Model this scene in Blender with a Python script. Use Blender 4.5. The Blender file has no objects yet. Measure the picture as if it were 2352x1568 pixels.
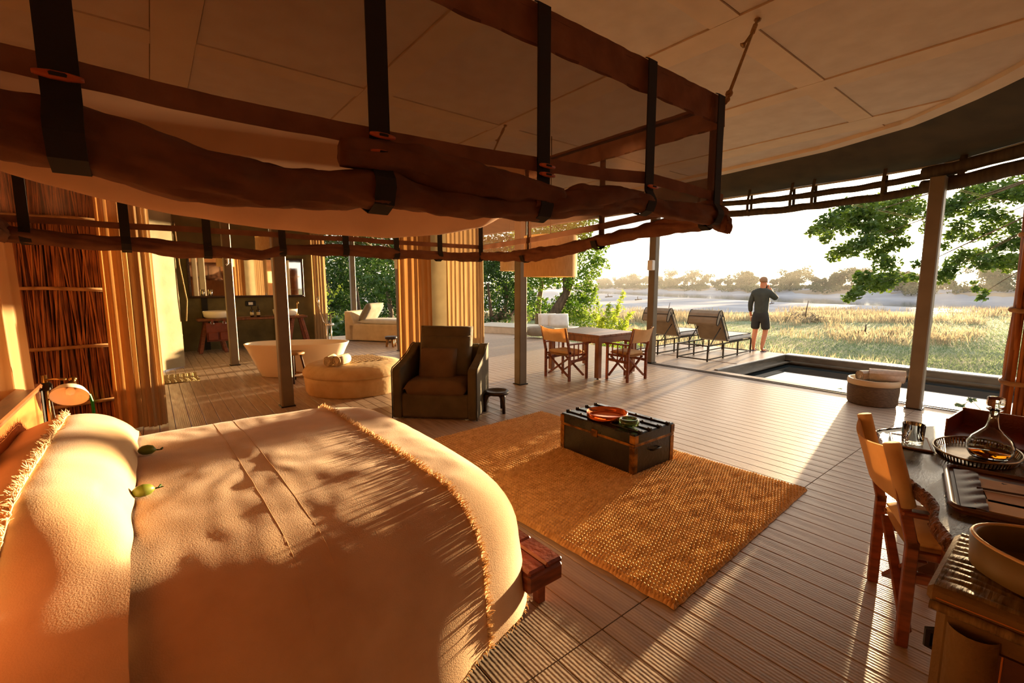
import bpy, bmesh, math, random
import numpy as np
from mathutils import Vector, Matrix, noise as mnoise
PI = math.pi
scn = bpy.context.scene
COL = scn.collection
# ---------------------------------------------------------------- camera, sky, sun, exposure
cam_d = bpy.data.cameras.new('camera'); cam = bpy.data.objects.new('camera', cam_d); COL.objects.link(cam)
cam_d.lens = 16.0; cam_d.sensor_width = 36.0; cam_d.clip_end = 3000; cam_d.clip_start = 0.02
AZ = math.radians(51.7); PITCH = math.atan(129 / 1045.0)
_f = Vector((math.cos(AZ) * math.cos(PITCH), math.sin(AZ) * math.cos(PITCH), -math.sin(PITCH)))
_r = Vector((math.sin(AZ), -math.cos(AZ), 0)); _u = _r.cross(_f)
cam.matrix_world = Matrix(((_r.x, _u.x, -_f.x, 0), (_r.y, _u.y, -_f.y, 0), (_r.z, _u.z, -_f.z, 1.6), (0, 0, 0, 1)))
scn.camera = cam
SUN_AZ, SUN_EL = math.radians(10.15), math.radians(2.88)
SUN = Vector((math.cos(SUN_AZ) * math.cos(SUN_EL), math.sin(SUN_AZ) * math.cos(SUN_EL), math.sin(SUN_EL)))
wd = bpy.data.worlds.new('sky'); scn.world = wd; wd.use_nodes = True
wn, wl = wd.node_tree.nodes, wd.node_tree.links
wn.clear()
def _n(t, **k):
    n = wn.new(t)
    for a, b in k.items(): setattr(n, a, b)
    return n
tc = _n('ShaderNodeTexCoord'); nrm = _n('ShaderNodeVectorMath', operation='NORMALIZE'); wl.new(tc.outputs['Generated'], nrm.inputs[0])
dot = _n('ShaderNodeVectorMath', operation='DOT_PRODUCT'); wl.new(nrm.outputs[0], dot.inputs[0]); dot.inputs[1].default_value = SUN
mx = _n('ShaderNodeMath', operation='MAXIMUM'); wl.new(dot.outputs['Value'], mx.inputs[0]); mx.inputs[1].default_value = 0.0
sep = _n('ShaderNodeSeparateXYZ'); wl.new(nrm.outputs[0], sep.inputs[0])
ramp = _n('ShaderNodeValToRGB'); wl.new(sep.outputs['Z'], ramp.inputs[0])
ramp.color_ramp.elements[0].position = 0.0; ramp.color_ramp.elements[0].color = (1.0, 0.93, 0.82, 1)
ramp.color_ramp.elements[1].position = 0.75; ramp.color_ramp.elements[1].color = (0.70, 0.74, 0.80, 1)
SKY = 1.5
def lobe(prev, power, col, s):
    p = _n('ShaderNodeMath', operation='POWER'); wl.new(mx.outputs[0], p.inputs[0]); p.inputs[1].default_value = power
    m = _n('ShaderNodeVectorMath', operation='SCALE'); m.inputs[0].default_value = [c * s for c in col]; wl.new(p.outputs[0], m.inputs['Scale'])
    a = _n('ShaderNodeVectorMath', operation='ADD'); wl.new(prev, a.inputs[0]); wl.new(m.outputs[0], a.inputs[1])
    return a.outputs[0]
bs = _n('ShaderNodeVectorMath', operation='SCALE'); wl.new(ramp.outputs[0], bs.inputs[0]); bs.inputs['Scale'].default_value = SKY
o = lobe(bs.outputs[0], 3.0, (1.0, 0.80, 0.56), 1.6)
o = lobe(o, 40.0, (1.0, 0.72, 0.36), 3.0)
o = lobe(o, 900.0, (1.0, 0.78, 0.42), 12.0)
o = lobe(o, 14000.0, (1.0, 0.85, 0.6), 90.0)
bg = _n('ShaderNodeBackground'); wl.new(o, bg.inputs['Color']); bg.inputs['Strength'].default_value = 1.0
wo = _n('ShaderNodeOutputWorld'); wl.new(bg.outputs[0], wo.inputs['Surface'])
sl = bpy.data.lights.new('sun', 'SUN'); sl.energy = 31.0; sl.color = (1.0, 0.69, 0.36); sl.angle = math.radians(0.9)
so = bpy.data.objects.new('sun', sl); COL.objects.link(so); so.location = (40, 7, 12)
so.rotation_euler = (-SUN).to_track_quat('-Z', 'Y').to_euler()
vs = scn.view_settings; vs.view_transform = 'Standard'; vs.look = 'None'; vs.gamma = 1.0; vs.use_curve_mapping = False
vs.exposure = 0.2
cy = scn.cycles; cy.max_bounces = 8; cy.diffuse_bounces = 4; cy.glossy_bounces = 4; cy.transmission_bounces = 8; cy.volume_bounces = 0; cy.transparent_max_bounces = 10; cy.adaptive_threshold = 0.05; cy.use_light_tree = False
# ---------------------------------------------------------------- helpers
def lin(c): return tuple((x / 255 / 12.92) if x / 255 <= 0.04045 else ((x / 255 + 0.055) / 1.055) ** 2.4 for x in c)
MATS = {}
def mat(name, c, c2=None, rough=0.6, metal=0.0, scale=8.0, stretch=(1, 1, 1), mixpos=(0.35, 0.65), bump=0.0, bscale=60.0, bstretch=(1, 1, 1),
        wave=None, trans=0.0, transp=0.0, spec=0.5, glass=0.0, ior=1.45, sheen=0.0, coat=0.0, detail=4.0, rgh2=None):
    """procedural principled material; c, c2 in 0-255 rgb mixed by noise; wave=(axis, scale, strength) adds ribs"""
    m = bpy.data.materials.new(name); m.use_nodes = True; nt = m.node_tree; N, L = nt.nodes, nt.links
    b = N['Principled BSDF']; out = N['Material Output']
    b.inputs['Roughness'].default_value = rough; b.inputs['Metallic'].default_value = metal
    b.inputs['Specular IOR Level'].default_value = spec; b.inputs['IOR'].default_value = ior
    if glass: b.inputs['Transmission Weight'].default_value = glass
    if sheen: b.inputs['Sheen Weight'].default_value = sheen
    if coat: b.inputs['Coat Weight'].default_value = coat; b.inputs['Coat Roughness'].default_value = 0.15
    t = N.new('ShaderNodeTexCoord'); a = lin(c); colout = None
    def mapped(st):
        mp = N.new('ShaderNodeMapping'); mp.inputs['Scale'].default_value = st; L.new(t.outputs['Object'], mp.inputs[0]); return mp.outputs[0]
    if c2 is not None:
        nz = N.new('ShaderNodeTexNoise'); nz.inputs['Scale'].default_value = scale; nz.inputs['Detail'].default_value = detail
        L.new(mapped(stretch), nz.inputs['Vector'])
        r = N.new('ShaderNodeValToRGB'); e = r.color_ramp.elements
        e[0].position, e[1].position = mixpos; e[0].color = (*a, 1); e[1].color = (*lin(c2), 1)
        L.new(nz.outputs[0], r.inputs[0]); L.new(r.outputs[0], b.inputs['Base Color']); colout = r.outputs[0]
        if rgh2 is not None:
            mr = N.new('ShaderNodeMapRange'); mr.inputs['To Min'].default_value = rough; mr.inputs['To Max'].default_value = rgh2
            mr.inputs['From Min'].default_value = mixpos[0]; mr.inputs['From Max'].default_value = mixpos[1]
            L.new(nz.outputs[0], mr.inputs[0]); L.new(mr.outputs[0], b.inputs['Roughness'])
    else: b.inputs['Base Color'].default_value = (*a, 1)
    hgt = None
    if bump:
        nb = N.new('ShaderNodeTexNoise'); nb.inputs['Scale'].default_value = bscale; nb.inputs['Detail'].default_value = 3
        L.new(mapped(bstretch), nb.inputs['Vector'])
        bp = N.new('ShaderNodeBump'); bp.inputs['Strength'].default_value = bump; bp.inputs['Distance'].default_value = 0.02
        L.new(nb.outputs[0], bp.inputs['Height']); L.new(bp.outputs[0], b.inputs['Normal']); hgt = bp
    if wave:
        ax, sc, st = wave
        w = N.new('ShaderNodeTexWave'); w.wave_type = 'BANDS'; w.bands_direction = ax; w.inputs['Scale'].default_value = sc
        L.new(t.outputs['Object'], w.inputs['Vector'])
        b2 = N.new('ShaderNodeBump'); b2.inputs['Strength'].default_value = st; b2.inputs['Distance'].default_value = 0.004
        L.new(w.outputs['Fac'], b2.inputs['Height']); L.new(b2.outputs[0], b.inputs['Normal'])
        if hgt: L.new(hgt.outputs[0], b2.inputs['Normal'])
    sh = b.outputs[0]
    if trans:
        tr = N.new('ShaderNodeBsdfTranslucent'); mxs = N.new('ShaderNodeMixShader'); mxs.inputs[0].default_value = trans
        if colout: L.new(colout, tr.inputs['Color'])
        else: tr.inputs['Color'].default_value = (*a, 1)
        L.new(sh, mxs.inputs[1]); L.new(tr.outputs[0], mxs.inputs[2]); sh = mxs.outputs[0]
    if transp:
        tp = N.new('ShaderNodeBsdfTransparent'); mxs = N.new('ShaderNodeMixShader'); mxs.inputs[0].default_value = transp
        L.new(sh, mxs.inputs[1]); L.new(tp.outputs[0], mxs.inputs[2]); sh = mxs.outputs[0]
    L.new(sh, out.inputs['Surface'])
    MATS[name] = m
    return m
class G:
    """collects faces; one G becomes one mesh object"""
    def __init__(s): s.V = []; s.F = []
    def add(s, V, F):
        n = len(s.V); s.V += [tuple(v) for v in V]; s.F += [tuple(i + n for i in f) for f in F]; return s
    def box(s, c, d, R=None):
        c = Vector(c); h = Vector(d) / 2
        V = [Vector((x * h.x, y * h.y, z * h.z)) for x in (-1, 1) for y in (-1, 1) for z in (-1, 1)]
        if R is not None: V = [R @ v for v in V]
        return s.add([v + c for v in V], [(0, 1, 3, 2), (4, 6, 7, 5), (0, 4, 5, 1), (2, 3, 7, 6), (0, 2, 6, 4), (1, 5, 7, 3)])
    def cbox(s, c, d, b=0.01, R=None):
        """box with chamfered edges"""
        c = Vector(c); h = Vector(d) / 2; b = min(b, min(h) * 0.95)
        bm = bmesh.new(); bmesh.ops.create_cube(bm, size=1.0)
        for v in bm.verts: v.co = Vector((v.co.x * d[0], v.co.y * d[1], v.co.z * d[2]))
        bmesh.ops.bevel(bm, geom=bm.edges[:], offset=b, segments=1, affect='EDGES')
        V = [v.co.copy() for v in bm.verts]; bm.verts.index_update(); F = [[v.index for v in f.verts] for f in bm.faces]; bm.free()
        if R is not None: V = [R @ v for v in V]
        return s.add([v + c for v in V], F)
    def bar(s, p, q, w, h, up=(0, 0, 1), b=0.0):
        p, q = Vector(p), Vector(q); d = q - p; x = d.normalized(); u = Vector(up)
        y = u.cross(x)
        if y.length < 1e-4: y = Vector((0, 1, 0)).cross(x)
        y.normalize(); z = x.cross(y)
        R = Matrix((x, y, z)).transposed()
        if b: return s.cbox((p + q) / 2, (d.length, w, h), b, R)
        return s.box((p + q) / 2, (d.length, w, h), R)
    def tube(s, pts, r, n=8, cap=True, flat=None):
        pts = [Vector(p) for p in pts]; k = len(pts); rs = r if hasattr(r, '__len__') else [r] * k
        V = []; F = []; pu = None
        for i, p in enumerate(pts):
            t = (pts[min(i + 1, k - 1)] - pts[max(i - 1, 0)]).normalized()
            if pu is None:
                a = Vector((0, 0, 1)) if abs(t.z) < 0.9 else Vector((1, 0, 0)); pu = (a - t * a.dot(t)).normalized()
            else:
                pu = pu - t * pu.dot(t); pu.normalize()
            w = t.cross(pu)
            for j in range(n):
                a = 2 * PI * j / n; V.append(p + (pu * math.cos(a) * (flat or 1) + w * math.sin(a)) * rs[i])
        for i in range(k - 1):
            for j in range(n): F.append((i * n + j, i * n + (j + 1) % n, (i + 1) * n + (j + 1) % n, (i + 1) * n + j))
        if cap: F += [tuple(range(n - 1, -1, -1)), tuple((k - 1) * n + j for j in range(n))]
        return s.add(V, F)
    def lathe(s, prof, n=24, c=(0, 0, 0), sx=1, sy=1, fn=None, rot=0):
        V = []; F = []; k = len(prof)
        for (r, z) in prof:
            for j in range(n):
                a = 2 * PI * j / n + rot; rr = r * (fn(a, z) if fn else 1); V.append((c[0] + rr * math.cos(a) * sx, c[1] + rr * math.sin(a) * sy, c[2] + z))
        for i in range(k - 1):
            for j in range(n): F.append((i * n + j, i * n + (j + 1) % n, (i + 1) * n + (j + 1) % n, (i + 1) * n + j))
        if prof[0][0] > 1e-5: F.append(tuple(range(n - 1, -1, -1)))
        if prof[-1][0] > 1e-5: F.append(tuple((k - 1) * n + j for j in range(n)))
        return s.add(V, F)
    def grid(s, fn, nu, nv, cu=False, cv=False):
        V = [fn(i / (nu if cu else nu - 1), j / (nv if cv else nv - 1)) for i in range(nu) for j in range(nv)]
        F = []
        for i in range(nu if cu else nu - 1):
            for j in range(nv if cv else nv - 1):
                i2, j2 = (i + 1) % nu, (j + 1) % nv; F.append((i * nv + j, i2 * nv + j, i2 * nv + j2, i * nv + j2))
        return s.add(V, F)
    def prism(s, poly, z0, z1, M=None):
        n = len(poly); V = [Vector((x, y, z0)) for x, y in poly] + [Vector((x, y, z1)) for x, y in poly]
        if M is not None: V = [M @ v for v in V]
        return s.add(V, [tuple(range(n - 1, -1, -1)), tuple(range(n, 2 * n))] + [(i, (i + 1) % n, n + (i + 1) % n, n + i) for i in range(n)])
    def cushion(s, c, d, R=None, n=12, p=4.0, puff=0.5, flat=0.25):
        """pillow: seams at the rim, thicker in the middle"""
        c = Vector(c); hx, hy, hz = Vector(d) / 2
        def pt(sg, a, b):
            x, y = 2 * a - 1, 2 * b - 1
            t = max(0.0, (1 - abs(x) ** p) * (1 - abs(y) ** p)) ** puff
            pin = 1 - 0.05 * (1 - t)
            v = Vector((x * hx * (1 - 0.06 * (1 - y * y) * abs(x) * 0), y * hy, sg * hz * (flat * (1 if t > 0 else 0) + (1 - flat) * t)))
            v = Vector((v.x * pin, v.y * pin, v.z))
            return (R @ v if R is not None else v) + c
        for sg in (1, -1): s.grid(lambda a, b: pt(sg, a if sg > 0 else 1 - a, b), n, n)
        return s
def ob(name, g, m, parent=None, smooth=False, sub=0, weld=False, kind=None):
    me = bpy.data.meshes.new(name); me.from_pydata([tuple(v) for v in g.V], [], g.F)
    if weld or sub:
        bm = bmesh.new(); bm.from_mesh(me); bmesh.ops.remove_doubles(bm, verts=bm.verts, dist=1e-4); bmesh.ops.recalc_face_normals(bm, faces=bm.faces); bm.to_mesh(me); bm.free()
    me.validate(); me.materials.append(MATS[m] if isinstance(m, str) else m)
    o = bpy.data.objects.new(name, me); COL.objects.link(o)
    if sub:
        md = o.modifiers.new('sub', 'SUBSURF'); md.levels = sub; md.render_levels = sub
    if smooth:
        me.polygons.foreach_set('use_smooth', [True] * len(me.polygons))
    if parent is not None: o.parent = parent
    if kind: o['kind'] = kind
    return o
def thing(name, label, cat, loc=(0, 0, 0), rz=0.0, group=None):
    o = bpy.data.objects.new(name, None); COL.objects.link(o); o.location = loc; o.rotation_euler = (0, 0, rz); o.empty_display_size = 0.1
    o['label'] = label; o['category'] = cat
    if group: o['group'] = group
    return o
def tag(o, label, cat, group=None):
    o['label'] = label; o['category'] = cat
    if group: o['group'] = group
    return o
def struct(o, label=None):
    o['kind'] = 'structure'
    if label: o['label'] = label
    return o
def world(g, par):
    """shift world coordinates into the frame of an unrotated parent"""
    l = par.location; g.V = [(v[0] - l.x, v[1] - l.y, v[2] - l.z) for v in g.V]; return g
def copy_tree(o, parent=None):
    c = o.copy(); COL.objects.link(c)
    if parent is not None: c.parent = parent
    for ch in o.children: copy_tree(ch, c)
    return c
def RX(a): return Matrix.Rotation(a, 3, 'X')
def RY(a): return Matrix.Rotation(a, 3, 'Y')
def RZ(a): return Matrix.Rotation(a, 3, 'Z')
def nz(x, y=0.0, z=0.0): return mnoise.noise(Vector((x, y, z)))
def soft(o, w=0.01, seg=2):
    md = o.modifiers.new('bevel', 'BEVEL'); md.width = w; md.segments = seg; md.limit_method = 'ANGLE'
    return o
# ---------------------------------------------------------------- materials
mat('deck', (184, 163, 142), (162, 141, 121), rough=0.30, rgh2=0.42, scale=3.0, stretch=(6, 0.8, 1), wave=('X', 16.5, 0.12), bump=0.06, bscale=40, spec=0.45)
mat('deck_dark', (40, 34, 28), rough=0.8)
mat('post_paint', (120, 106, 84), (108, 95, 75), rough=0.45, scale=3, spec=0.4)
mat('ceiling_board', (210, 199, 184), (200, 188, 172), rough=0.8, scale=5, bump=0.05, bscale=200)
mat('ceiling_batten', (218, 200, 174), (208, 190, 164), rough=0.7, scale=4)
mat('canvas_olive', (112, 98, 60), (94, 82, 50), rough=0.85, scale=4, bump=0.1, bscale=160)
mat('canvas_pale', (170, 155, 120), (150, 136, 104), rough=0.85, scale=3, bump=0.15, bscale=30, trans=0.25)
mat('net_brown', (124, 82, 58), (104, 66, 45), rough=0.9, scale=9, bump=0.15, bscale=40, trans=0.25)
mat('net_sheer', (104, 70, 50), rough=0.9, trans=0.4, transp=0.55)
mat('reed_screen', (172, 116, 66), (138, 88, 48), rough=0.7, scale=10, stretch=(8, 8, 0.4), bump=0.4, bscale=60, bstretch=(1, 1, .1))
mat('strap', (26, 22, 18), rough=0.85)
mat('toggle_wood', (196, 98, 40), (160, 70, 26), rough=0.4, scale=20)
mat('liner', (206, 168, 138), (196, 158, 128), rough=0.85, scale=3, trans=0.3, bump=0.05, bscale=100)
mat('linen', (216, 176, 130), (202, 161, 115), rough=0.9, scale=5, bump=0.12, bscale=220, sheen=0.2)
mat('linen_pillow', (218, 182, 136), (206, 169, 123), rough=0.9, scale=5, bump=0.1, bscale=220, sheen=0.2)
mat('fringe', (238, 206, 160), rough=0.95, trans=0.3)
mat('headboard', (186, 112, 58), (150, 82, 36), rough=0.4, scale=2.2, stretch=(1, 1, 6), mixpos=(0.4, 0.6), detail=2)
mat('wood_dark', (70, 40, 22), (48, 28, 16), rough=0.45, scale=6, stretch=(1, 1, 5))
mat('wood_red', (140, 74, 40), (104, 50, 26), rough=0.42, scale=5, stretch=(2, 2, 8))
mat('wood_table', (150, 100, 64), (116, 74, 44), rough=0.38, scale=4, stretch=(1, 6, 1))
mat('metal_dark', (52, 46, 40), rough=0.4, metal=0.8)
mat('metal_black', (30, 27, 24), rough=0.45, metal=0.4)
mat('brass', (190, 150, 90), (150, 112, 62), rough=0.28, metal=1.0, scale=14)
mat('chrome', (220, 216, 208), rough=0.12, metal=1.0)
mat('copper', (244, 138, 78), (226, 112, 58), rough=0.16, metal=1.0, scale=10)
mat('enamel', (236, 224, 200), rough=0.3)
mat('bulb', (250, 244, 230), rough=0.2)
mat('reed', (164, 98, 46), (104, 54, 20), rough=0.55, scale=14, stretch=(1, 1, 0.25), detail=2)
mat('reed2', (190, 122, 58), (138, 78, 32), rough=0.5, scale=14, stretch=(1, 1, 0.25), detail=2)
mat('pole_split', (190, 148, 96), (150, 108, 62), rough=0.6, scale=10)
mat('green_tie', (30, 150, 50), rough=0.5)
mat('curtain_linen', (196, 160, 112), (178, 142, 96), rough=0.9, scale=8, stretch=(6, 6, 0.3), trans=0.4, bump=0.08, bscale=90)
mat('curtain_orange', (206, 152, 90), (190, 136, 76), rough=0.9, scale=8, stretch=(6, 6, 0.3), trans=0.3, bump=0.08, bscale=90)
mat('sheer_drape', (226, 186, 136), rough=0.95, trans=0.45, transp=0.25)
mat('tub', (238, 226, 204), rough=0.22, spec=0.5, coat=0.3)
mat('pouffe', (206, 178, 132), (190, 160, 114), rough=0.9, scale=6, bump=0.2, bscale=14)
mat('towel', (226, 206, 168), (210, 188, 150), rough=0.95, scale=30, bump=0.6, bscale=160)
mat('armchair', (88, 78, 56), (74, 64, 44), rough=0.85, scale=5, bump=0.2, bscale=26)
mat('armchair_seat', (104, 82, 58), (92, 70, 48), rough=0.85, scale=5, bump=0.2, bscale=22)
mat('piping_dark', (44, 40, 34), rough=0.8)
mat('stool_wood', (58, 38, 26), (40, 25, 17), rough=0.35, scale=8)
mat('rug', (238, 198, 134), (200, 154, 94), rough=0.95, scale=16, stretch=(1, 2.2, 1), mixpos=(0.3, 0.7))
mat('trunk_body', (46, 40, 32), (30, 26, 21), rough=0.38, scale=9, bump=0.2, bscale=30, spec=0.6)
mat('trunk_top', (44, 44, 40), (30, 28, 26), rough=0.22, scale=9, bump=0.1, bscale=30, spec=0.6)
mat('trunk_brass', (176, 120, 48), (84, 54, 24), rough=0.4, metal=0.7, scale=12, bump=0.2)
mat('glass', (246, 250, 244), rough=0.02, glass=1.0, ior=1.32)
mat('glass_green', (150, 176, 110), rough=0.04, glass=0.95, ior=1.5)
mat('whisky', (220, 120, 20), rough=0.0, glass=1.0, ior=1.36)
mat('concrete', (206, 200, 190), (190, 184, 174), rough=0.7, scale=6)
mat('pool_tile', (98, 86, 70), (78, 69, 56), rough=0.3, scale=5, stretch=(1, 1, 4))
mat('pool_rim', (176, 172, 164), (160, 156, 148), rough=0.35, scale=4)
mat('water', (40, 46, 46), rough=0.02, spec=0.8, ior=1.6, bump=0.01, bscale=2)
mat('river_water', (120, 124, 128), rough=0.08, spec=0.6, bump=0.05, bscale=2)
mat('canvas_chair', (226, 190, 140), (214, 176, 126), rough=0.85, scale=8, trans=0.35, bump=0.08, bscale=120)
mat('cushion_grey', (150, 134, 112), (138, 122, 100), rough=0.9, scale=7, bump=0.1, bscale=30)
mat('cushion_top', (196, 190, 182), (184, 178, 170), rough=0.85, scale=7, bump=0.1, bscale=20)
mat('wicker', (112, 90, 66), (84, 66, 48), rough=0.8, scale=24, stretch=(1, 1, 6), bump=0.5, bscale=40, bstretch=(1, 1, 5))
mat('basket_rim', (206, 182, 146), rough=0.8)
mat('towel_white', (216, 202, 186), (204, 190, 172), rough=0.95, scale=30, bump=0.4, bscale=140)
mat('desk_top', (62, 58, 44), (104, 90, 62), rough=0.2, rgh2=0.32, scale=3.0, stretch=(1.2, 5, 1), bump=0.06, bscale=30, bstretch=(1, 5, 1), spec=0.6)
mat('bark', (122, 78, 50), (74, 44, 26), rough=0.5, scale=22, bump=1.0, bscale=50, spec=0.6)
mat('leather_red', (120, 46, 26), (92, 34, 20), rough=0.35, scale=6, bump=0.1, bscale=90)
mat('leather_bench', (128, 58, 30), (92, 38, 18), rough=0.36, scale=5, bump=0.15, bscale=40)
mat('leather_brown', (92, 56, 34), (72, 42, 26), rough=0.4, scale=8)
mat('card', (190, 156, 118), (182, 148, 110), rough=0.7, scale=20)
mat('card_cream', (212, 182, 136), rough=0.7)
mat('pencil', (60, 44, 30), rough=0.5)
mat('canvas_cabinet', (122, 98, 56), (106, 84, 46), rough=0.75, scale=5, bump=0.2, bscale=60)
mat('canvas_wrinkle', (134, 112, 66), (100, 80, 44), rough=0.7, scale=9, stretch=(1, 7, 1), bump=0.4, bscale=14, bstretch=(1, 6, 1))
mat('leather_tray', (120, 104, 62), (106, 90, 52), rough=0.4, scale=8)
mat('wood_lid', (168, 122, 68), (138, 96, 50), rough=0.5, scale=4, stretch=(1, 7, 1))
mat('stitch', (200, 130, 60), rough=0.8)
mat('silver_tray', (150, 128, 96), (118, 98, 72), rough=0.26, metal=1.0, scale=12)
mat('mirror', (226, 220, 208), rough=0.03, metal=1.0)
mat('counter', (128, 76, 40), (96, 54, 28), rough=0.45, scale=4, stretch=(5, 1, 1))
mat('leather_pouch', (124, 54, 36), (100, 40, 26), rough=0.4, scale=8)
mat('ceramic', (232, 222, 204), rough=0.2)
mat('bottle', (40, 22, 12), rough=0.15, spec=0.6)
mat('bottle_label', (210, 190, 150), rough=0.6)
mat('mat_bath', (176, 156, 100), (130, 116, 76), rough=0.95, scale=30, stretch=(1, 6, 1))
mat('daybed', (222, 196, 156), (208, 180, 140), rough=0.9, scale=6, bump=0.1, bscale=60)
mat('pillow_grey', (150, 140, 122), (136, 126, 108), rough=0.9, scale=7, bump=0.15, bscale=20)
mat('white_cloth', (226, 222, 214), (214, 210, 202), rough=0.9, scale=7)
mat('shade', (236, 212, 168), (224, 198, 150), rough=0.9, scale=60, stretch=(1, 1, 0.2), trans=0.4, bump=0.1, bscale=160)
mat('rope', (176, 142, 96), (150, 116, 74), rough=0.9, scale=60, bump=0.6, bscale=140)
mat('plastic_white', (226, 222, 214), rough=0.4)
mat('skin', (206, 138, 98), (196, 126, 88), rough=0.55, scale=10)
mat('shirt', (64, 66, 56), (54, 56, 48), rough=0.85, scale=8, bump=0.3, bscale=10)
mat('shorts', (50, 48, 42), (42, 40, 36), rough=0.85, scale=8, bump=0.2, bscale=12)
mat('cap', (150, 112, 78), rough=0.8)
mat('sandal', (70, 60, 70), rough=0.7)
mat('hair', (60, 40, 26), rough=0.7)
mat('leaf_dark', (40, 66, 22), (66, 96, 30), rough=0.45, scale=0.9, trans=0.3, spec=0.4)
mat('leaf_mid', (70, 108, 30), (120, 146, 44), rough=0.45, scale=0.9, trans=0.42, spec=0.4)
mat('leaf_yellow', (140, 166, 50), (176, 186, 60), rough=0.5, scale=1.2, trans=0.5)
mat('leaf_sun', (60, 88, 28), (96, 120, 36), rough=0.45, scale=0.9, trans=0.35, spec=0.4)
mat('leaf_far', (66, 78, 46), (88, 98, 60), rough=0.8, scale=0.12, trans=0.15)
mat('tree_bark', (110, 88, 68), (70, 54, 40), rough=0.85, scale=6, stretch=(1, 1, 0.4), bump=0.6, bscale=20)
mat('tree_bark_pale', (168, 136, 104), (128, 98, 72), rough=0.8, scale=5, bump=0.4, bscale=20)
mat('ground_grass', (112, 124, 92), (152, 140, 102), rough=0.95, scale=0.35, detail=9.0, mixpos=(0.38, 0.64), bump=0.5, bscale=6)
mat('river_sand', (146, 150, 158), (122, 127, 136), rough=0.8, scale=0.06, stretch=(1.6, 0.35, 1), detail=8, mixpos=(0.38, 0.62))
mat('bank_earth', (150, 134, 112), (124, 110, 90), rough=0.95, scale=0.2, detail=6)
mat('grass_dry', (182, 168, 138), (152, 138, 110), rough=0.8, scale=0.5, trans=0.45)
mat('grass_green', (112, 132, 98), (134, 148, 108), rough=0.8, scale=0.5, trans=0.4)
mat('pod', (120, 130, 44), (96, 108, 34), rough=0.4, scale=20)
mat('canvas_roll', (80, 66, 44), (64, 52, 34), rough=0.9, scale=6, stretch=(1, 4, 1), bump=0.3, bscale=12)
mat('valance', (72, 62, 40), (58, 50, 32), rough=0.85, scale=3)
mat('hem_highlight', (190, 178, 152), rough=0.7)  # pale colour painted in for light catching the valance hem
mat('wire', (180, 150, 100), rough=0.6)
# ---------------------------------------------------------------- outside ground, river, far bank
FX, FY = math.cos(AZ), math.sin(AZ); RXx, RXy = math.sin(AZ), -math.cos(AZ)
def ql(q, l, z): return (FX * q + RXx * l, FY * q + RXy * l, z)
BA, BB = Vector((74, 380)), Vector((124, 110))       # far bank line in (l, q)
_bd = (BA - BB).normalized(); _bn = Vector((_bd.y, -_bd.x))
if _bn.dot(Vector((0, 1))) < 0: _bn = -_bn
_bn = Vector((0.983, 0.182)) if _bn.x > 0 else _bn
def beyond(q, l): return (Vector((l, q)) - BB).dot(_bn)
def sstep(a, b, x):
    t = min(1, max(0, (x - a) / (b - a))); return t * t * (3 - 2 * t)
def ground_z(q, l):
    z = -0.62 - 0.75 * sstep(10, 55, q) + 0.10 * nz(q * 0.11, l * 0.11) + 0.04 * nz(q * 0.5, l * 0.5, 3)
    return z
def bed_z(q, l):
    b = beyond(q, l)
    z = -2.0 - 0.4 * sstep(60, 120, q) - 0.9 * sstep(-70, -25, b) + 0.06 * nz(q * 0.05, l * 0.05, 5)
    return z + 3.6 * sstep(-6, 14, b)
def sheet(name, q0, q1, n, a0, a1, m, zf, k, logq=True):
    g = G(); Q = [q0 * (q1 / q0) ** (i / (n - 1)) if logq else q0 + (q1 - q0) * i / (n - 1) for i in range(n)]
    V = []; F = []
    for i, q in enumerate(Q):
        for j in range(k):
            l = q * (a0 + (a1 - a0) * j / (k - 1)); V.append(ql(q, l, zf(q, l)))
    for i in range(n - 1):
        for j in range(k - 1): F.append((i * k + j, i * k + j + 1, (i + 1) * k + j + 1, (i + 1) * k + j))
    g.add(V, F); return ob(name, g, m, smooth=True)
o = sheet('ground_plain', 5.0, 57.0, 70, -2.6, 2.6, 'ground_grass', lambda q, l: ground_z(q, l) - 0.9 * sstep(52, 57, q), 120); struct(o)
o = sheet('ground_riverbed', 53.0, 900.0, 90, -2.6, 2.6, 'river_sand', bed_z, 150); struct(o)
g = G(); g.add([ql(-200, -250, -0.66), ql(-200, 250, -0.66), ql(6, 250, -0.66), ql(6, -250, -0.66)], [(0, 1, 2, 3)]); struct(ob('ground_behind_bounce', g, 'ground_grass'))  # unseen ground behind the camera, added to bounce light
g = G(); g.add([ql(75, 20, -2.72), ql(75, 200, -2.72), ql(420, 200, -2.72), ql(420, 20, -2.72)], [(0, 1, 2, 3)])
o = tag(ob('river', g, 'river_water'), 'shallow river channel shining below the far bank', 'river'); o['kind'] = 'stuff'
# far bank earth face and scrub
g = G(); V = []; F = []
for i in range(80):
    t = -0.9 + 3.4 * i / 79; l, q = (BB + (BA - BB) * t); off = 3 * nz(i * 0.7, 2)
    p0 = Vector((l, q)) + _bn * (1 + off); p1 = p0 + _bn * (6 + 2 * nz(i * .5, 8)); p2 = p0 + _bn * 90
    V += [ql(p0.y, p0.x, -2.8), ql(p1.y, p1.x, -0.5 + 0.5 * nz(i * 0.4, 9)), ql(p2.y, p2.x, 0.6)]
for i in range(79):
    for j in range(2): F.append((i * 3 + j, i * 3 + j + 1, i * 3 + j + 4, i * 3 + j + 3))
g.add(V, F); struct(ob('ground_far_bank', g, 'bank_earth', smooth=True))
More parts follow.
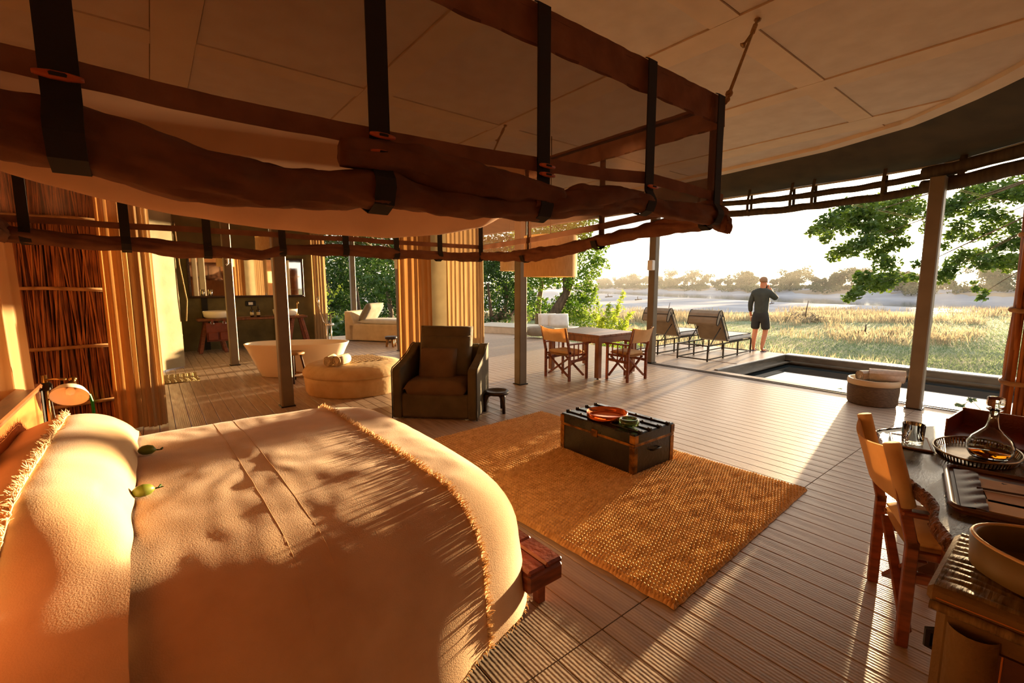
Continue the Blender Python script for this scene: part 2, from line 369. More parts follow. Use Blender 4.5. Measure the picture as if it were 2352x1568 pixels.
# ---------------------------------------------------------------- deck
g = G()
for (x0, x1, y0, y1) in ((-3, 8.3, -2.2, 14.7), (8.3, 9.35, 4.3, 14.7), (9.35, 11.72, 4.3, 7.0)):
    g.box(((x0 + x1) / 2, (y0 + y1) / 2, -0.165), (x1 - x0, y1 - y0, 0.25))
floor = struct(ob('floor', g, 'deck_dark'))
PITCHB = 0.1433
YB = [-2.2, 1.27, 5.9, 10.4, 14.7]
def board_mesh(L, me={}):
    k = round(L, 3)
    if k not in me:
        w, c, h = PITCHB / 2 - 0.002, 0.003, 0.04
        P = [(-w, -h), (w, -h), (w, -c), (w - c, 0), (-w + c, 0), (-w, -c)]
        n = 6; V = [(x, 0.003, z) for x, z in P] + [(x, L - 0.003, z) for x, z in P]
        F = [tuple(range(n)), tuple(range(2 * n - 1, n - 1, -1))] + [(i, n + i, n + (i + 1) % n, (i + 1) % n) for i in range(n)]
        m = bpy.data.meshes.new('board'); m.from_pydata(V, [], F); m.materials.append(MATS['deck']); me[k] = m
    return me[k]
rest = G(); nb = 0
def board(x, y0, y1, seen=True):
    global nb
    m = board_mesh(y1 - y0)
    if seen:
        o = bpy.data.objects.new('board', m); COL.objects.link(o); o.parent = floor; o.location = (x, y0, 0); nb += 1
    else: rest.add([(v.co.x + x, v.co.y + y0, v.co.z) for v in m.vertices], [tuple(p.vertices) for p in m.polygons])
for i in range(86):
    x = -2.9 + PITCHB * (i + 0.5)
    if x > 9.33: break
    for j in range(4):
        y0, y1 = YB[j], YB[j + 1]
        if x > 8.22 and j < 2:
            if j == 0: continue
            y0 = 4.32
        seen = (j == 0 and x > 0.6) or (j == 1 and x > 1.2) or (j == 2 and x > 0.0) or (j == 3 and x > 0.2)
        board(x, y0, y1, seen)
i = 0
while 9.42 + PITCHB * i < 11.7: board(9.42 + PITCHB * i, 4.32, 6.98); i += 1
o = ob('boards_hidden', rest, 'deck', floor, kind='stuff')
# sliding-door track on the deck
t = thing('door_track', 'thin twin metal door track running along the deck beside the pool', 'track', (7.98, 0, 0))
for dx in (-0.05, 0.05):
    g = G(); g.cbox((dx, 2.0, 0.006), (0.02, 7.2, 0.012), 0.003); ob('rail', g, 'metal_dark', t)
# ---------------------------------------------------------------- pool
t = thing('swimming_pool', 'plunge pool with dark tiled walls sunk into the deck', 'pool', (9.9, 0.6, 0))
g = G()
X0, X1, Y0, Y1 = 8.34, 11.44, -3.2, 4.26
g.box(((X0 + X1) / 2, Y1 + .02, -0.55), (X1 - X0 + .1, 0.04, 1.08)); g.box((X1 + .02, (Y0 + Y1) / 2, -0.55), (0.04, Y1 - Y0, 1.08))
g.box((X0 - .02, (Y0 + Y1) / 2, -0.55), (0.04, Y1 - Y0, 1.08)); g.box(((X0 + X1) / 2, (Y0 + Y1) / 2, -1.1), (X1 - X0, Y1 - Y0, 0.06)); g.box(((X0 + X1) / 2, Y0 - .02, -0.55), (X1 - X0 + .1, 0.04, 1.08))
ob('basin', world(g, t), 'pool_tile', t)
g = G(); g.box(((X0 + X1) / 2, Y1 - .07, -0.14), (X1 - X0, 0.14, 0.03)); g.box((X1 - .07, (Y0 + Y1) / 2, -0.14), (0.14, Y1 - Y0, 0.03)); ob('ledge', world(g, t), 'pool_tile', t)
g = G(); g.cbox((X1 + .17, (Y0 + Y1) / 2, -0.02), (0.3, Y1 - Y0 + .1, 0.06), 0.01); ob('coping', world(g, t), 'pool_rim', t)
g = G(); g.cbox(((X0 + X1) / 2, Y1 + .03, 0.004), (X1 - X0, 0.07, 0.02), 0.004); ob('edge_trim', world(g, t), 'pool_rim', t)
g = G(); g.add([(X0, Y0, -0.2), (X1, Y0, -0.2), (X1, Y1, -0.2), (X0, Y1, -0.2)], [(0, 1, 2, 3)]); ob('pool_water', world(g, t), 'water', t)
g = G(); g.box((X1 + .27, (Y0 + Y1) / 2, -0.5), (0.06, Y1 - Y0 + .1, 0.95)); ob('outer_wall', world(g, t), 'concrete', t)
# ---------------------------------------------------------------- ceiling with battens and panels
ZC = 3.40
EC = [(-2.4, 2.2), (-1.0, 4.0), (0.0, 5.25), (0.54, 5.97), (0.84, 6.3), (1.4, 6.8), (2.35, 7.17), (4.0, 7.37), (6.0, 7.45), (14.6, 7.45)]
def xe(y):
    for (a, b), (c, d) in zip(EC, EC[1:]):
        if a <= y <= c: return b + (d - b) * (y - a) / (c - a)
    return EC[0][1] if y < EC[0][0] else EC[-1][1]
def ysub(y0, y1, n=10): return [y0 + (y1 - y0) * i / n for i in range(n + 1)]
ys = ysub(-2.4, 14.6, 60)
g = G(); poly = [(-3, -2.4)] + [(xe(y) + 0.02, y) for y in ys] + [(-3, 14.6)]; g.prism(poly, ZC + 0.03, ZC + 0.09)
ceil = struct(ob('ceiling', g, 'canvas_olive'))
XB = [(-2.98, -2.71), (-1.42, -1.15), (0.14, 0.41), (1.70, 1.97), (3.26, 3.53), (4.83, 5.06), (6.26, 6.62)]
YBT = [(-1.05, -0.84), (1.65, 1.86), (4.36, 4.57), (7.07, 7.28), (9.78, 9.99), (12.5, 12.71)]
def clip_rect(x0, x1, y0, y1, inset=0.06):
    R = [(min(x1, xe(y) - inset), y) for y in ysub(y0, y1, max(12, int((y1 - y0) * 16)))]
    R = [p for p in R if p[0] > x0 + 0.05]
    if len(R) < 2: return None
    return [(x0, R[0][1])] + R + [(x0, R[-1][1])]
GAP = 0.007
for k in range(len(XB) + 0):
    px0 = XB[k][1]; px1 = XB[k + 1][0] if k + 1 < len(XB) else 7.5
    for j in range(len(YBT) + 1):
        py0 = YBT[j - 1][1] if j else -2.3; py1 = YBT[j][0] if j < len(YBT) else 14.5
        c = clip_rect(px0 + GAP, px1 - GAP, py0 + GAP, py1 - GAP)
        if c:
            g = G(); g.prism(c, ZC + 0.012, ZC + 0.03); ob('panel', g, 'ceiling_board', ceil)
for (x0, x1) in XB:
    c = clip_rect(x0, x1, -2.3, 14.5)
    if c: g = G(); g.prism(c, ZC, ZC + 0.03); ob('batten', g, 'ceiling_batten', ceil)
for k in range(len(XB)):
    px0 = XB[k][1]; px1 = XB[k + 1][0] if k + 1 < len(XB) else 7.5
    for (y0, y1) in YBT:
        c = clip_rect(px0 + .002, px1 - .002, y0, y1)
        if c: g = G(); g.prism(c, ZC + 0.002, ZC + 0.03); ob('batten', g, 'ceiling_batten', ceil)
g = G()
Y = ysub(-2.3, 14.5, 90)
V = []
for y in Y:
    x = xe(y); e = 0.01; dx = (xe(y + e) - xe(y - e)) / (2 * e); n = Vector((1, -dx, 0)).normalized()
    for (a, z) in ((-0.16, -0.035), (0.03, -0.035), (0.03, 0.05), (-0.16, 0.05)): V.append((x + n.x * a, y + n.y * a, ZC + z))
F = []
for i in range(len(Y) - 1):
    for j in range(4): F.append((i * 4 + j, i * 4 + (j + 1) % 4, i * 4 + 4 + (j + 1) % 4, i * 4 + 4 + j))
g.add(V, F); ob('edge_beam', g, 'ceiling_batten', ceil)
# valance: dark canvas eave from the edge beam out to the posts
XO = [(-2.4, 4.2), (-0.6, 6.6), (0.3, 7.55), (1.2, 8.12), (2.2, 8.25), (14.6, 8.25)]
def xo(y):
    for (a, b), (c, d) in zip(XO, XO[1:]):
        if a <= y <= c: return b + (d - b) * (y - a) / (c - a)
    return XO[-1][1]
def zo(y): return 3.16 + 0.05 * sstep(1.5, 0, y)
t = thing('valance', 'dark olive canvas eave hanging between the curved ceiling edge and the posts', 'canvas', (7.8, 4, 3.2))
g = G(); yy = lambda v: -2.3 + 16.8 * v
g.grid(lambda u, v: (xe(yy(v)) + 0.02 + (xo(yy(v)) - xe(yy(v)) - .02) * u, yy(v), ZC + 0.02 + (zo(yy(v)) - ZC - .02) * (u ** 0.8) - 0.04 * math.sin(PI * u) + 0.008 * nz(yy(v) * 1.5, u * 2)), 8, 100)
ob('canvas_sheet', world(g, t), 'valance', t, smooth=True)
g = G(); g.tube([(xo(yy(v / 60)) + .01, yy(v / 60), zo(yy(v / 60)) - 0.012) for v in range(61)], 0.016, 6); ob('hem', world(g, t), 'hem_highlight', t, smooth=True)
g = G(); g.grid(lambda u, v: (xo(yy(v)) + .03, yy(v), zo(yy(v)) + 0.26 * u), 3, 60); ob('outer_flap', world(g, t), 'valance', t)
# rolled blinds under the eave
def roll(name, par, pts, r, m, seed, n=10, amp=0.12):
    g = G(); P = []; R = []
    for k in range(len(pts) - 1):
        a, b = Vector(pts[k]), Vector(pts[k + 1]); L = (b - a).length; m_ = max(3, int(L / 0.06))
        for i in range(m_):
            s = i / m_; p = a.lerp(b, s); sag = -0.02 * math.sin(PI * s)
            q = len(P); P.append(p + Vector((0.012 * nz(q * .23, seed), 0.012 * nz(q * .23, seed, 4), sag + 0.014 * nz(q * 0.19, seed, 8)))); R.append(r * (1 + amp * nz(q * 0.31, seed, 2)))
    P.append(Vector(pts[-1])); R.append(r)
    g.tube(P, R, n); return ob(name, world(g, par), m, par, smooth=True)
t = thing('rolled_blind', 'rolled canvas blind tied up under the eave between two posts above the pool', 'blind', (8.0, 3.4, 2.9))
roll('lower_roll', t, [(8.0, 1.1, 2.87), (8.0, 2.4, 2.80), (8.0, 4.0, 2.83), (8.0, 5.6, 2.85)], 0.055, 'canvas_roll', 3)
roll('upper_roll', t, [(8.0, 1.1, 3.03), (8.0, 2.5, 2.97), (8.0, 4.2, 3.02), (8.0, 5.6, 3.04)], 0.045, 'canvas_roll', 5)
for y in (1.9, 2.75, 3.05, 3.7, 4.6, 5.2):
    g = G(); g.tube([(8.0, y, 3.2), (7.93, y, 3.0), (7.93, y, 2.83), (8.0, y, 2.755), (8.07, y, 2.83), (8.06, y, 3.1)], 0.022, 4, flat=.2); ob('strap', world(g, t), 'canvas_roll', t)
t = thing('rolled_blind', 'rolled canvas blind under the eave curving away beyond the post in front of the sun', 'blind', (7.6, 0, 2.9))
roll('lower_roll', t, [(8.0, 1.5, 2.87), (7.75, 0.75, 2.9), (7.3, 0.2, 2.93), (6.2, -1.2, 2.98)], 0.085, 'canvas_roll', 13)
roll('upper_roll', t, [(8.0, 1.5, 3.04), (7.75, 0.75, 3.08), (7.3, 0.2, 3.1), (6.2, -1.2, 3.14)], 0.075, 'canvas_roll', 15)
for y, x in ((1.12, 7.93), (0.5, 7.55)):
    g = G(); g.tube([(x, y, 3.2), (x - .1, y, 3.05), (x - .1, y, 2.87), (x, y, 2.79), (x + .1, y, 2.87)], 0.035, 4, flat=.2); ob('strap', world(g, t), 'canvas_roll', t)
# ---------------------------------------------------------------- posts
def post(x, y, h, label, w=0.15, extra=None):
    t = thing('post', label, 'post', (x, y, 0), 0)
    g = G(); g.cbox((0, 0, h / 2), (w, w, h), 0.012); ob('shaft', g, 'post_paint', t)
    g = G(); g.cbox((0, 0, 0.008), (w + .03, w + .03, 0.016), 0.004); ob('base_plate', g, 'metal_dark', t)
    return t
post(1.32, 6.52, 3.4, 'brown square post beside the white bathtub, near the bed')
p2 = post(1.23, 10.6, 3.4, 'brown square post with a small white lizard hook, in front of the washstand')
g = G()
g.tube([(-.03, -.085, 1.98), (.0, -.088, 2.02), (0, -.088, 2.12), (.012, -.088, 2.16)], [.004, .014, .016, .006], 6)
for a, b in (((0, 2.03), (-.04, 2.0)), ((0, 2.03), (.04, 2.05)), ((0, 2.1), (-.04, 2.1)), ((0, 2.1), (.04, 2.12))): g.tube([(a[0], -.088, a[1]), (b[0], -.088, b[1])], .006, 5)
ob('lizard_hook', g, 'plastic_white', p2)
post(4.63, 5.64, 3.4, 'brown square post standing under the hanging lampshade')
p4 = post(8.09, 5.58, 3.16, 'brown square post between the dining table and the sun loungers')
g = G(); g.cbox((-.12, -.02, 2.0), (.1, .12, .2), .01); ob('switch_box', g, 'plastic_white', p4)
post(7.74, 1.30, 2.93, 'brown square post beside the towel basket, with the low sun behind it')
p6 = post(4.75, 10.42, 3.4, 'brown square post with a pale cloth wrap, beside the daybed')
g = G(); g.cbox((0, 0, 2.2), (.17, .17, .44), .02); ob('cloth_wrap', g, 'white_cloth', p6)
for i, (dx, dz) in enumerate(((-1.7, 0.85), (-1.5, 0.95), (-0.9, 0.95))):
    g = G(); g.tube([(-.05, 0, 2.35 - .2 * (i == 0)), (dx, .3, 2.35 + dz)], .012, 5); ob('guy_rope', g, 'white_cloth', p6)
post(4.97, 14.31, 3.4, 'brown square post behind the daybed, in front of the dark trees')
p8 = post(8.57, 10.56, 3.2, 'grey square post by the low seating, standing behind the post under the lampshade')
g = G(); g.cbox((-.08, -.1, 2.15), (.14, .12, .3), .01); ob('switch_box', g, 'plastic_white', p8)
# ---------------------------------------------------------------- reed walls
random.seed(4)
def reeds(g, p0, p1, z0, z1, n, r, rows=2, lean=0.02):
    p0, p1 = Vector(p0), Vector(p1); d = (p1 - p0); nr = Vector((-d.y, d.x)).normalized()
    for k in range(rows):
        for i in range(n):
            s = (i + random.random()) / n; b = p0 + d * s + nr * (k * r * 1.5 + random.uniform(-r, r) * 0.4)
            l = random.uniform(-lean, lean); dd = d.normalized(); rr = r * random.uniform(0.6, 1.15)
            zt = z1 + random.uniform(-0.05, 0.05)
            P = [(b.x + dd.x * l * t * (z1 - z0), b.y + dd.y * l * t * (z1 - z0), z0 + (zt - z0) * t) for t in (0, 0.33, 0.66, 1)]
            g.tube(P, [rr, rr * random.uniform(.85, 1), rr * random.uniform(.8, 1), rr * 0.75], 5, cap=False)
g = G(); g.box((-1.65, 6.92, 1.65), (2.7, 0.04, 3.3)); wl_ = struct(ob('wall_left', g, 'wood_dark'))
g = G(); reeds(g, (-3.0, 6.87), (-0.3, 6.87), 0, 3.35, 170, 0.011, 2, 0.05); ob('reeds', g, 'reed', wl_, smooth=True, kind='stuff')
g = G(); reeds(g, (-3.0, 6.86), (-0.3, 6.86), 0, 3.35, 60, 0.009, 1, 0.09); ob('loose_reeds', g, 'reed2', wl_, smooth=True, kind='stuff')
for z in (0.30, 0.93, 1.565, 2.3):
    g = G(); g.tube([(-3 + 2.72 * i / 9, 6.82 + 0.004 * (i % 2), z - 0.05 * (i < 4) * (4 - i) * .3 + 0.03 * nz(i * .6, z)) for i in range(10)], [0.02 + 0.004 * nz(i, z) for i in range(10)], 7); ob('split_pole', g, 'pole_split', wl_, smooth=True)
g = G(); g.tube([(-0.62, 6.79, 0.40), (-0.6, 6.785, 0.30), (-0.6, 6.79, 0.18)], 0.014, 6); ob('green_tie', g, 'green_tie', wl_)
# right wall: reed bundle wall beside the desk
g = G(); g.box((6.2, -0.75, 1.2), (0.1, 2.2, 2.4)); wr = struct(ob('wall_right', g, 'wood_dark'))
random.seed(9)
for i in range(26):
    a = i / 25
    if i < 10: x, y = 6.26 - 0.17 * a * 2.6, 0.40 + 0.02 * math.sin(i * 2.1)
    else: x, y = 6.11 + 0.008 * math.sin(i * 1.7), 0.40 - (i - 9) * 0.033
    g = G(); l = random.uniform(-0.03, 0.05); r = random.uniform(0.016, 0.026)
    g.tube([(x + l * t, y + 0.02 * random.uniform(-1, 1) * t, 2.5 * t) for t in (0, .2, .4, .6, .8, 1)], [r, r * .95, r, r * .93, r * .9, r * .8], 7)
    ob('reed', g, 'reed2' if i % 3 else 'reed', wr, smooth=True)
g = G(); reeds(g, (6.13, -0.15), (6.13, -1.8), 0, 2.5, 60, 0.02, 1); ob('reeds', g, 'reed', wr, smooth=True, kind='stuff')
for z in (0.72, 1.38, 2.05):
    g = G(); g.tube([(6.36, 0.44, z + .01), (6.2, 0.445, z), (6.09, 0.43, z), (6.065, 0.38, z - .01), (6.06, 0.0, z), (6.07, -1.0, z + .02)], 0.022, 7); ob('split_pole', g, 'pole_split', wr, smooth=True)
# bathroom back wall and canvas flaps
g = G(); g.box((1.95, 13.58, 1.7), (3.5, 0.06, 3.4)); wb = struct(ob('wall_back', g, 'canvas_olive'))
for x in (1.02, 2.62):
    g = G(); g.box((x, 13.53, 1.0), (0.12, 0.02, 2.0)); ob('canvas_strap', g, 'metal_black', wb)
g = G(); g.cbox((2.02, 13.53, 1.13), (0.24, 0.03, 0.13), 0.01); so_ = ob('socket_plate', g, 'metal_black', wb)
g = G(); g.box((2.02, 13.51, 1.13), (0.1, 0.012, 0.07)); ob('socket', g, 'plastic_white', so_)
def drape(name, par, pts, z0, z1, pleats, amp, m, seed=0, flare=1.0, nv=14, top=0.5, n_u=None, thick=0):
    """hanging cloth along a plan polyline with pleats that deepen downwards"""
    P = [Vector(p) for p in pts]; L = [0]
    for a, b in zip(P, P[1:]): L.append(L[-1] + (b - a).length)
    def at(s):
        d = s * L[-1]
        for k in range(len(P) - 1):
            if d <= L[k + 1] + 1e-9:
                a, b = P[k], P[k + 1]; t = (d - L[k]) / (L[k + 1] - L[k]); q = a.lerp(b, t); dd = (b - a).normalized(); return q, Vector((-dd.y, dd.x)), dd
    C = (P[0] + P[-1]) / 2
    def fn(u, v):
        q, nrm_, dd = at(u); h = 1 - v
        w = math.sin(2 * PI * pleats * u + 1.2 * nz(u * pleats * 0.6, seed) * 2 + 0.4 * nz(v * 2, seed + 2)) * (top + (1 - top) * v) * amp * (0.8 + 0.5 * nz(u * pleats, seed + 7))
        q = C + (q - C) * (1 + (flare - 1) * v) + nrm_ * w + dd * 0.25 * amp * math.sin(4 * PI * pleats * u)
        return (q.x, q.y, z1 + (z0 - z1) * v)
    g = G(); g.grid(fn, n_u or int(pleats * 10) + 6, nv)
    return ob(name, world(g, par), m, par, smooth=True)
t = thing('curtain', 'plain ochre edge curtain hanging against the reed wall', 'curtain', (-0.3, 6.5, 0)); drape('cloth', t, [(-0.40, 6.52), (-0.22, 6.46)], 0.02, 3.35, 2.2, 0.03, 'curtain_orange', 1)
t = thing('curtain', 'grey beige pleated curtain drawn back beside the bed head and bathroom', 'curtain', (-0.05, 6.5, 0)); drape('cloth', t, [(-0.23, 6.5), (-0.06, 6.4), (0.04, 6.48)], 0.02, 3.35, 6.5, 0.035, 'curtain_linen', 3, flare=1.05)
t = thing('curtain', 'orange pleated curtain hanging left of the olive canvas behind the armchair', 'curtain', (2.8, 5.7, 0)); drape('cloth', t, [(2.6, 5.74), (3.08, 5.72)], 0.02, 3.35, 5.5, 0.016, 'curtain_orange', 5, flare=1.04)
t = thing('canvas_hanging', 'smooth olive ochre canvas panel hanging between two curtains behind the armchair', 'canvas', (3.2, 5.72, 0)); drape('cloth', t, [(3.04, 5.76), (3.42, 5.7)], 0.02, 3.35, 0.8, 0.03, 'canvas_pale', 6)
t = thing('curtain', 'pale striped curtain with fine pleats hanging right of the armchair', 'curtain', (3.6, 5.6, 0)); drape('cloth', t, [(3.3, 5.66), (3.75, 5.58), (3.88, 5.6)], 0.02, 3.35, 9, 0.007, 'curtain_linen', 9, flare=1.06)
t = thing('curtain', 'pale curtain at the open end of the bathroom beside the shower pipes', 'curtain', (3.75, 13.4, 0)); drape('cloth', t, [(3.5, 13.3), (3.86, 13.25)], 0.02, 3.3, 5, 0.05, 'curtain_linen', 11)
t = thing('canvas_flap', 'pale canvas tent flap catching the sun beside the washstand wall', 'canvas', (0.1, 11, 0))
drape('flap', t, [(-0.6, 9.9), (0.05, 10.4), (0.38, 11.0)], 0.02, 3.3, 1.6, 0.07, 'canvas_pale', 13, n_u=50)
g = G(); g.tube([(0.39 + 0.03 * nz(i * .7), 11.02, 0.02 + 2.9 * i / 24) for i in range(25)], [0.03 + 0.02 * nz(i * .5, 4) for i in range(25)], 6); ob('rolled_edge', world(g, t), 'canvas_olive', t, smooth=True)
g = G(); g.tube([(0.45, 11.0, 2.8), (0.48, 11.0, 2.0), (0.55, 11.0, 1.3), (0.51, 11.0, 0.9)], 0.012, 5); ob('tie_cord', world(g, t), 'rope', t, smooth=True)
t = thing('canvas_flap', 'dark olive canvas side wall between the sunlit flap and the mirror wall', 'canvas', (0.4, 12.5, 0))
drape('flap', t, [(0.36, 11.15), (0.4, 12.4), (0.35, 13.5)], 0.02, 3.35, 2.5, 0.05, 'canvas_olive', 17)
# ---------------------------------------------------------------- bathroom
t = thing('mirror', 'wide framed mirror on the olive bathroom wall', 'mirror', (2.03, 13.5, 1.8))
g = G(); g.box((0, 0.0, 0), (2.5, 0.02, 0.94)); ob('glass', g, 'mirror', t)
g = G()
for z in (-.49, .49): g.cbox((0, 0, z), (2.62, 0.06, 0.05), .008)
for x in (-1.28, 1.28): g.cbox((x, 0, 0), (0.05, 0.06, 1.0), .008)
ob('frame', g, 'wood_dark', t)
t = thing('wash_counter', 'rustic wooden plank washstand on splayed trestle legs under the mirror', 'washstand', (2.0, 13.0, 0))
g = G(); g.cbox((0, 0, 0.785), (2.4, 0.5, 0.06), .015); ob('plank', g, 'counter', t)
for x in (-0.92, 0.98):
    for s in (-1, 1):
        g = G(); g.bar((x + s * .1, -.1, .76), (x + s * .26, -.2, 0), .08, .06, (0, 1, 0), .008); ob('leg', g, 'wood_red', t)
        g = G(); g.bar((x + s * .1, .12, .76), (x + s * .26, .2, 0), .08, .06, (0, 1, 0), .008); ob('leg', g, 'wood_red', t)
t = thing('leather_organiser', 'red brown leather organiser with pockets and buckles hanging below the wash basin', 'organiser', (1.2, 12.72, 0.5))
g = G(); g.cbox((0, 0, 0.0), (0.5, 0.02, 0.44), .006); ob('panel', g, 'leather_pouch', t)
for x in (-.12, .12):
    g = G(); g.cbox((x, -.03, -.09), (0.21, 0.05, 0.2), .015); ob('pocket', g, 'leather_pouch', t)
    g = G(); g.cbox((x, -.02, .24), (0.05, 0.012, 0.12), .004); s_ = ob('strap', g, 'leather_pouch', t)
    g = G(); g.tube([(x - .03, -.035, .2), (x + .03, -.035, .2), (x + .03, -.035, .25), (x - .03, -.035, .25), (x - .03, -.035, .2)], .006, 5); ob('buckle', g, 'chrome', s_)
for x, lb in ((1.22, 'white oval basin on the washstand above the leather organiser'), (2.72, 'white oval basin on the washstand at the far end beside the tap')):
    g = G(); g.lathe([(0.05, 0.0), (0.19, 0.0), (0.24, 0.04), (0.26, 0.17), (0.245, 0.175), (0.22, 0.06), (0.05, 0.03), (0, 0.03)], 28, sx=1.15); o = ob('wash_basin', g, 'ceramic', smooth=True); o.location = (x, 12.98, 0.815); tag(o, lb, 'basin')
for x, wh in ((1.95, 'nearer the basin with the leather organiser'), (2.09, 'nearer the far basin and tap')):
    t = thing('soap_bottle', 'dark pump bottle with pale label on the washstand, ' + wh, 'bottle', (x, 12.95, 0.815), 0, 'pump bottles on the washstand')
    g = G(); g.lathe([(0.035, 0), (0.042, 0.01), (0.042, 0.15), (0.034, 0.18), (0.014, 0.2), (0.014, 0.23)], 14); ob('body', g, 'bottle', t, smooth=True)
    g = G(); g.lathe([(0.0432, 0.04), (0.0432, 0.12)], 14); ob('label', g, 'bottle_label', t, smooth=True)
    g = G(); g.lathe([(0.016, 0.225), (0.016, 0.25), (0.005, 0.252), (0.005, 0.28)], 8); g.bar((0, 0, .275), (0, -.05, .27), .014, .012); ob('pump', g, 'metal_black', t)
t = thing('wash_tap', 'brass wall tap beside the far basin', 'tap', (3.02, 13.0, 0.815))
g = G(); g.tube([(0, 0.05, 0), (0, 0.05, .3), (0, 0.02, .36), (0, -.08, .36), (0, -.12, .3)], .016, 8); ob('spout', g, 'brass', t, smooth=True)
g = G(); g.lathe([(0.03, 0), (0.03, 0.02), (0.012, 0.05)], 12, (0, .05, 0)); ob('base', g, 'brass', t, smooth=True)
# cups on the mirror shelf
for x, wh in ((1.0, 'at the end by the dark canvas'), (1.16, 'second from the dark canvas end')):
    g = G(); g.lathe([(0.03, 0), (0.04, 0.005), (0.045, 0.15), (0.04, 0.15), (0.033, 0.02), (0, 0.02)], 16); o = ob('toothbrush_cup', g, 'chrome', smooth=True); o.location = (x, 13.42, 1.345); tag(o, 'small silver cup on the mirror ledge, ' + wh, 'cup', 'silver cups under the mirror')
g = G(); g.cbox((2.03, 13.44, 1.325), (2.5, 0.13, 0.03), .006); tag(ob('mirror_shelf', g, 'wood_dark'), 'narrow dark wooden ledge under the mirror', 'shelf')
# bathtub
t = thing('bathtub', 'white freestanding oval bathtub', 'bathtub', (2.0, 8.72, 0), math.radians(-29))
def sup(a, n=3.0): return (abs(math.cos(a)) ** n + abs(math.sin(a)) ** n) ** (-1 / n)
prof_o = [(0.0, 0.0, 0.0), (0.60, 0.245, 0.0), (0.63, 0.265, 0.02), (0.72, 0.33, 0.25), (0.82, 0.38, 0.48), (0.865, 0.405, 0.57), (0.87, 0.41, 0.585), (0.86, 0.40, 0.592), (0.84, 0.38, 0.585), (0.79, 0.345, 0.45), (0.70, 0.28, 0.2), (0.62, 0.22, 0.12), (0, 0, 0.11)]
g = G(); g.grid(lambda u, v: (lambda p, a: (p[0] * math.cos(a) * sup(a, 2.6), p[1] * math.sin(a) * sup(a, 2.6), p[2]))(prof_o[round(v * 12)], 2 * PI * u), 48, 13, cu=True); ob('shell', g, 'tub', t, smooth=True)
g = G(); g.lathe([(0.03, 0.112), (0.03, 0.118), (0, 0.12)], 14); ob('drain', g, 'chrome', t, smooth=True)
t = thing('bath_filler', 'slim chrome floor-standing bath tap with hand shower behind the tub', 'tap', (3.05, 10.6, 0))
g = G(); g.tube([(0, 0, 0), (0, 0, 0.95)], .018, 8); g.tube([(.1, 0, 0), (.1, 0, 0.95)], .014, 8); ob('riser', g, 'chrome', t, smooth=True)
g = G(); g.tube([(-.03, 0, .72), (.16, 0, .72)], .03, 8); ob('mixer', g, 'chrome', t, smooth=True)
g = G(); g.tube([(-.16, 0, 1.35), (-.15, 0, 1.15)], .028, 8); g.tube([(-.15, 0, 1.15), (-.06, .02, .8), (0, 0, .72)], .01, 6); ob('hand_shower', g, 'chrome', t, smooth=True)
g = G(); g.lathe([(.1, 0), (.1, .012), (.03, .02)], 16, (.05, 0, 0)); ob('base', g, 'chrome', t, smooth=True)
t = thing('bath_stool', 'dark wooden stool with pale seat standing against the bathtub', 'stool', (1.78, 8.12, 0), 0.5)
g = G(); g.lathe([(0.12, 0.46), (0.175, 0.465), (0.18, 0.49), (0.165, 0.505), (0, 0.5)], 20); ob('seat', g, 'wood_lid', t, smooth=True)
for k in range(4):
    a = PI / 4 + k * PI / 2; g = G(); g.bar((.11 * math.cos(a), .11 * math.sin(a), .47), (.2 * math.cos(a), .2 * math.sin(a), 0), .034, .034, b=.006); ob('leg', g, 'wood_dark', t)
for k in range(4):
    a, b = PI / 4 + k * PI / 2, PI / 4 + (k + 1) * PI / 2; g = G(); g.bar((.175 * math.cos(a), .175 * math.sin(a), .13), (.175 * math.cos(b), .175 * math.sin(b), .13), .02, .03); ob('stretcher', g, 'wood_lid', t)
g = G(); g.grid(lambda u, v: (0.02 + 0.52 * u + 0.02 * nz(v * 4), 9.2 + 0.9 * v, 0.012 + 0.006 * math.sin(u * 40)), 20, 20); g.box((.28, 9.65, .004), (.52, .88, .008))
tag(ob('bath_mat', g, 'mat_bath', smooth=True), 'woven striped bath mat on the deck near the tent flap', 'mat')
# pouffe
t = thing('pouffe', 'large round slip-covered ottoman in front of the bathtub', 'ottoman', (2.42, 7.0, 0))
g = G(); R_ = 0.745
g.lathe([(0.70, 0.0), (0.715, 0.02), (0.735, 0.2), (R_, 0.27)], 72, fn=lambda a, z: 1 + (0.012 * math.sin(a * 26 + 3 * math.sin(a * 5)) * (1 - z / 0.3) if z < 0.26 else 0)); ob('skirt', g, 'pouffe', t, smooth=True)
g = G(); g.lathe([(R_ + .004, 0.268), (R_ + .012, 0.285), (R_ + .012, 0.32), (0.725, 0.375), (0.68, 0.41), (0.55, 0.43), (0.3, 0.437), (0, 0.44)], 64); ob('top', g, 'pouffe', t, smooth=True)
g = G(); g.grid(lambda u, v: (lambda x, y: (x, y, 0.441 - 0.05 * max(0, math.hypot(x, y) - .45) ** 1.5 + 0.006 * math.sin(x * 60) * math.sin(y * 60)))(-0.30 + 0.75 * u, -0.22 + 0.72 * v), 70, 70); ob('quilt', g, 'pouffe', t, smooth=True)
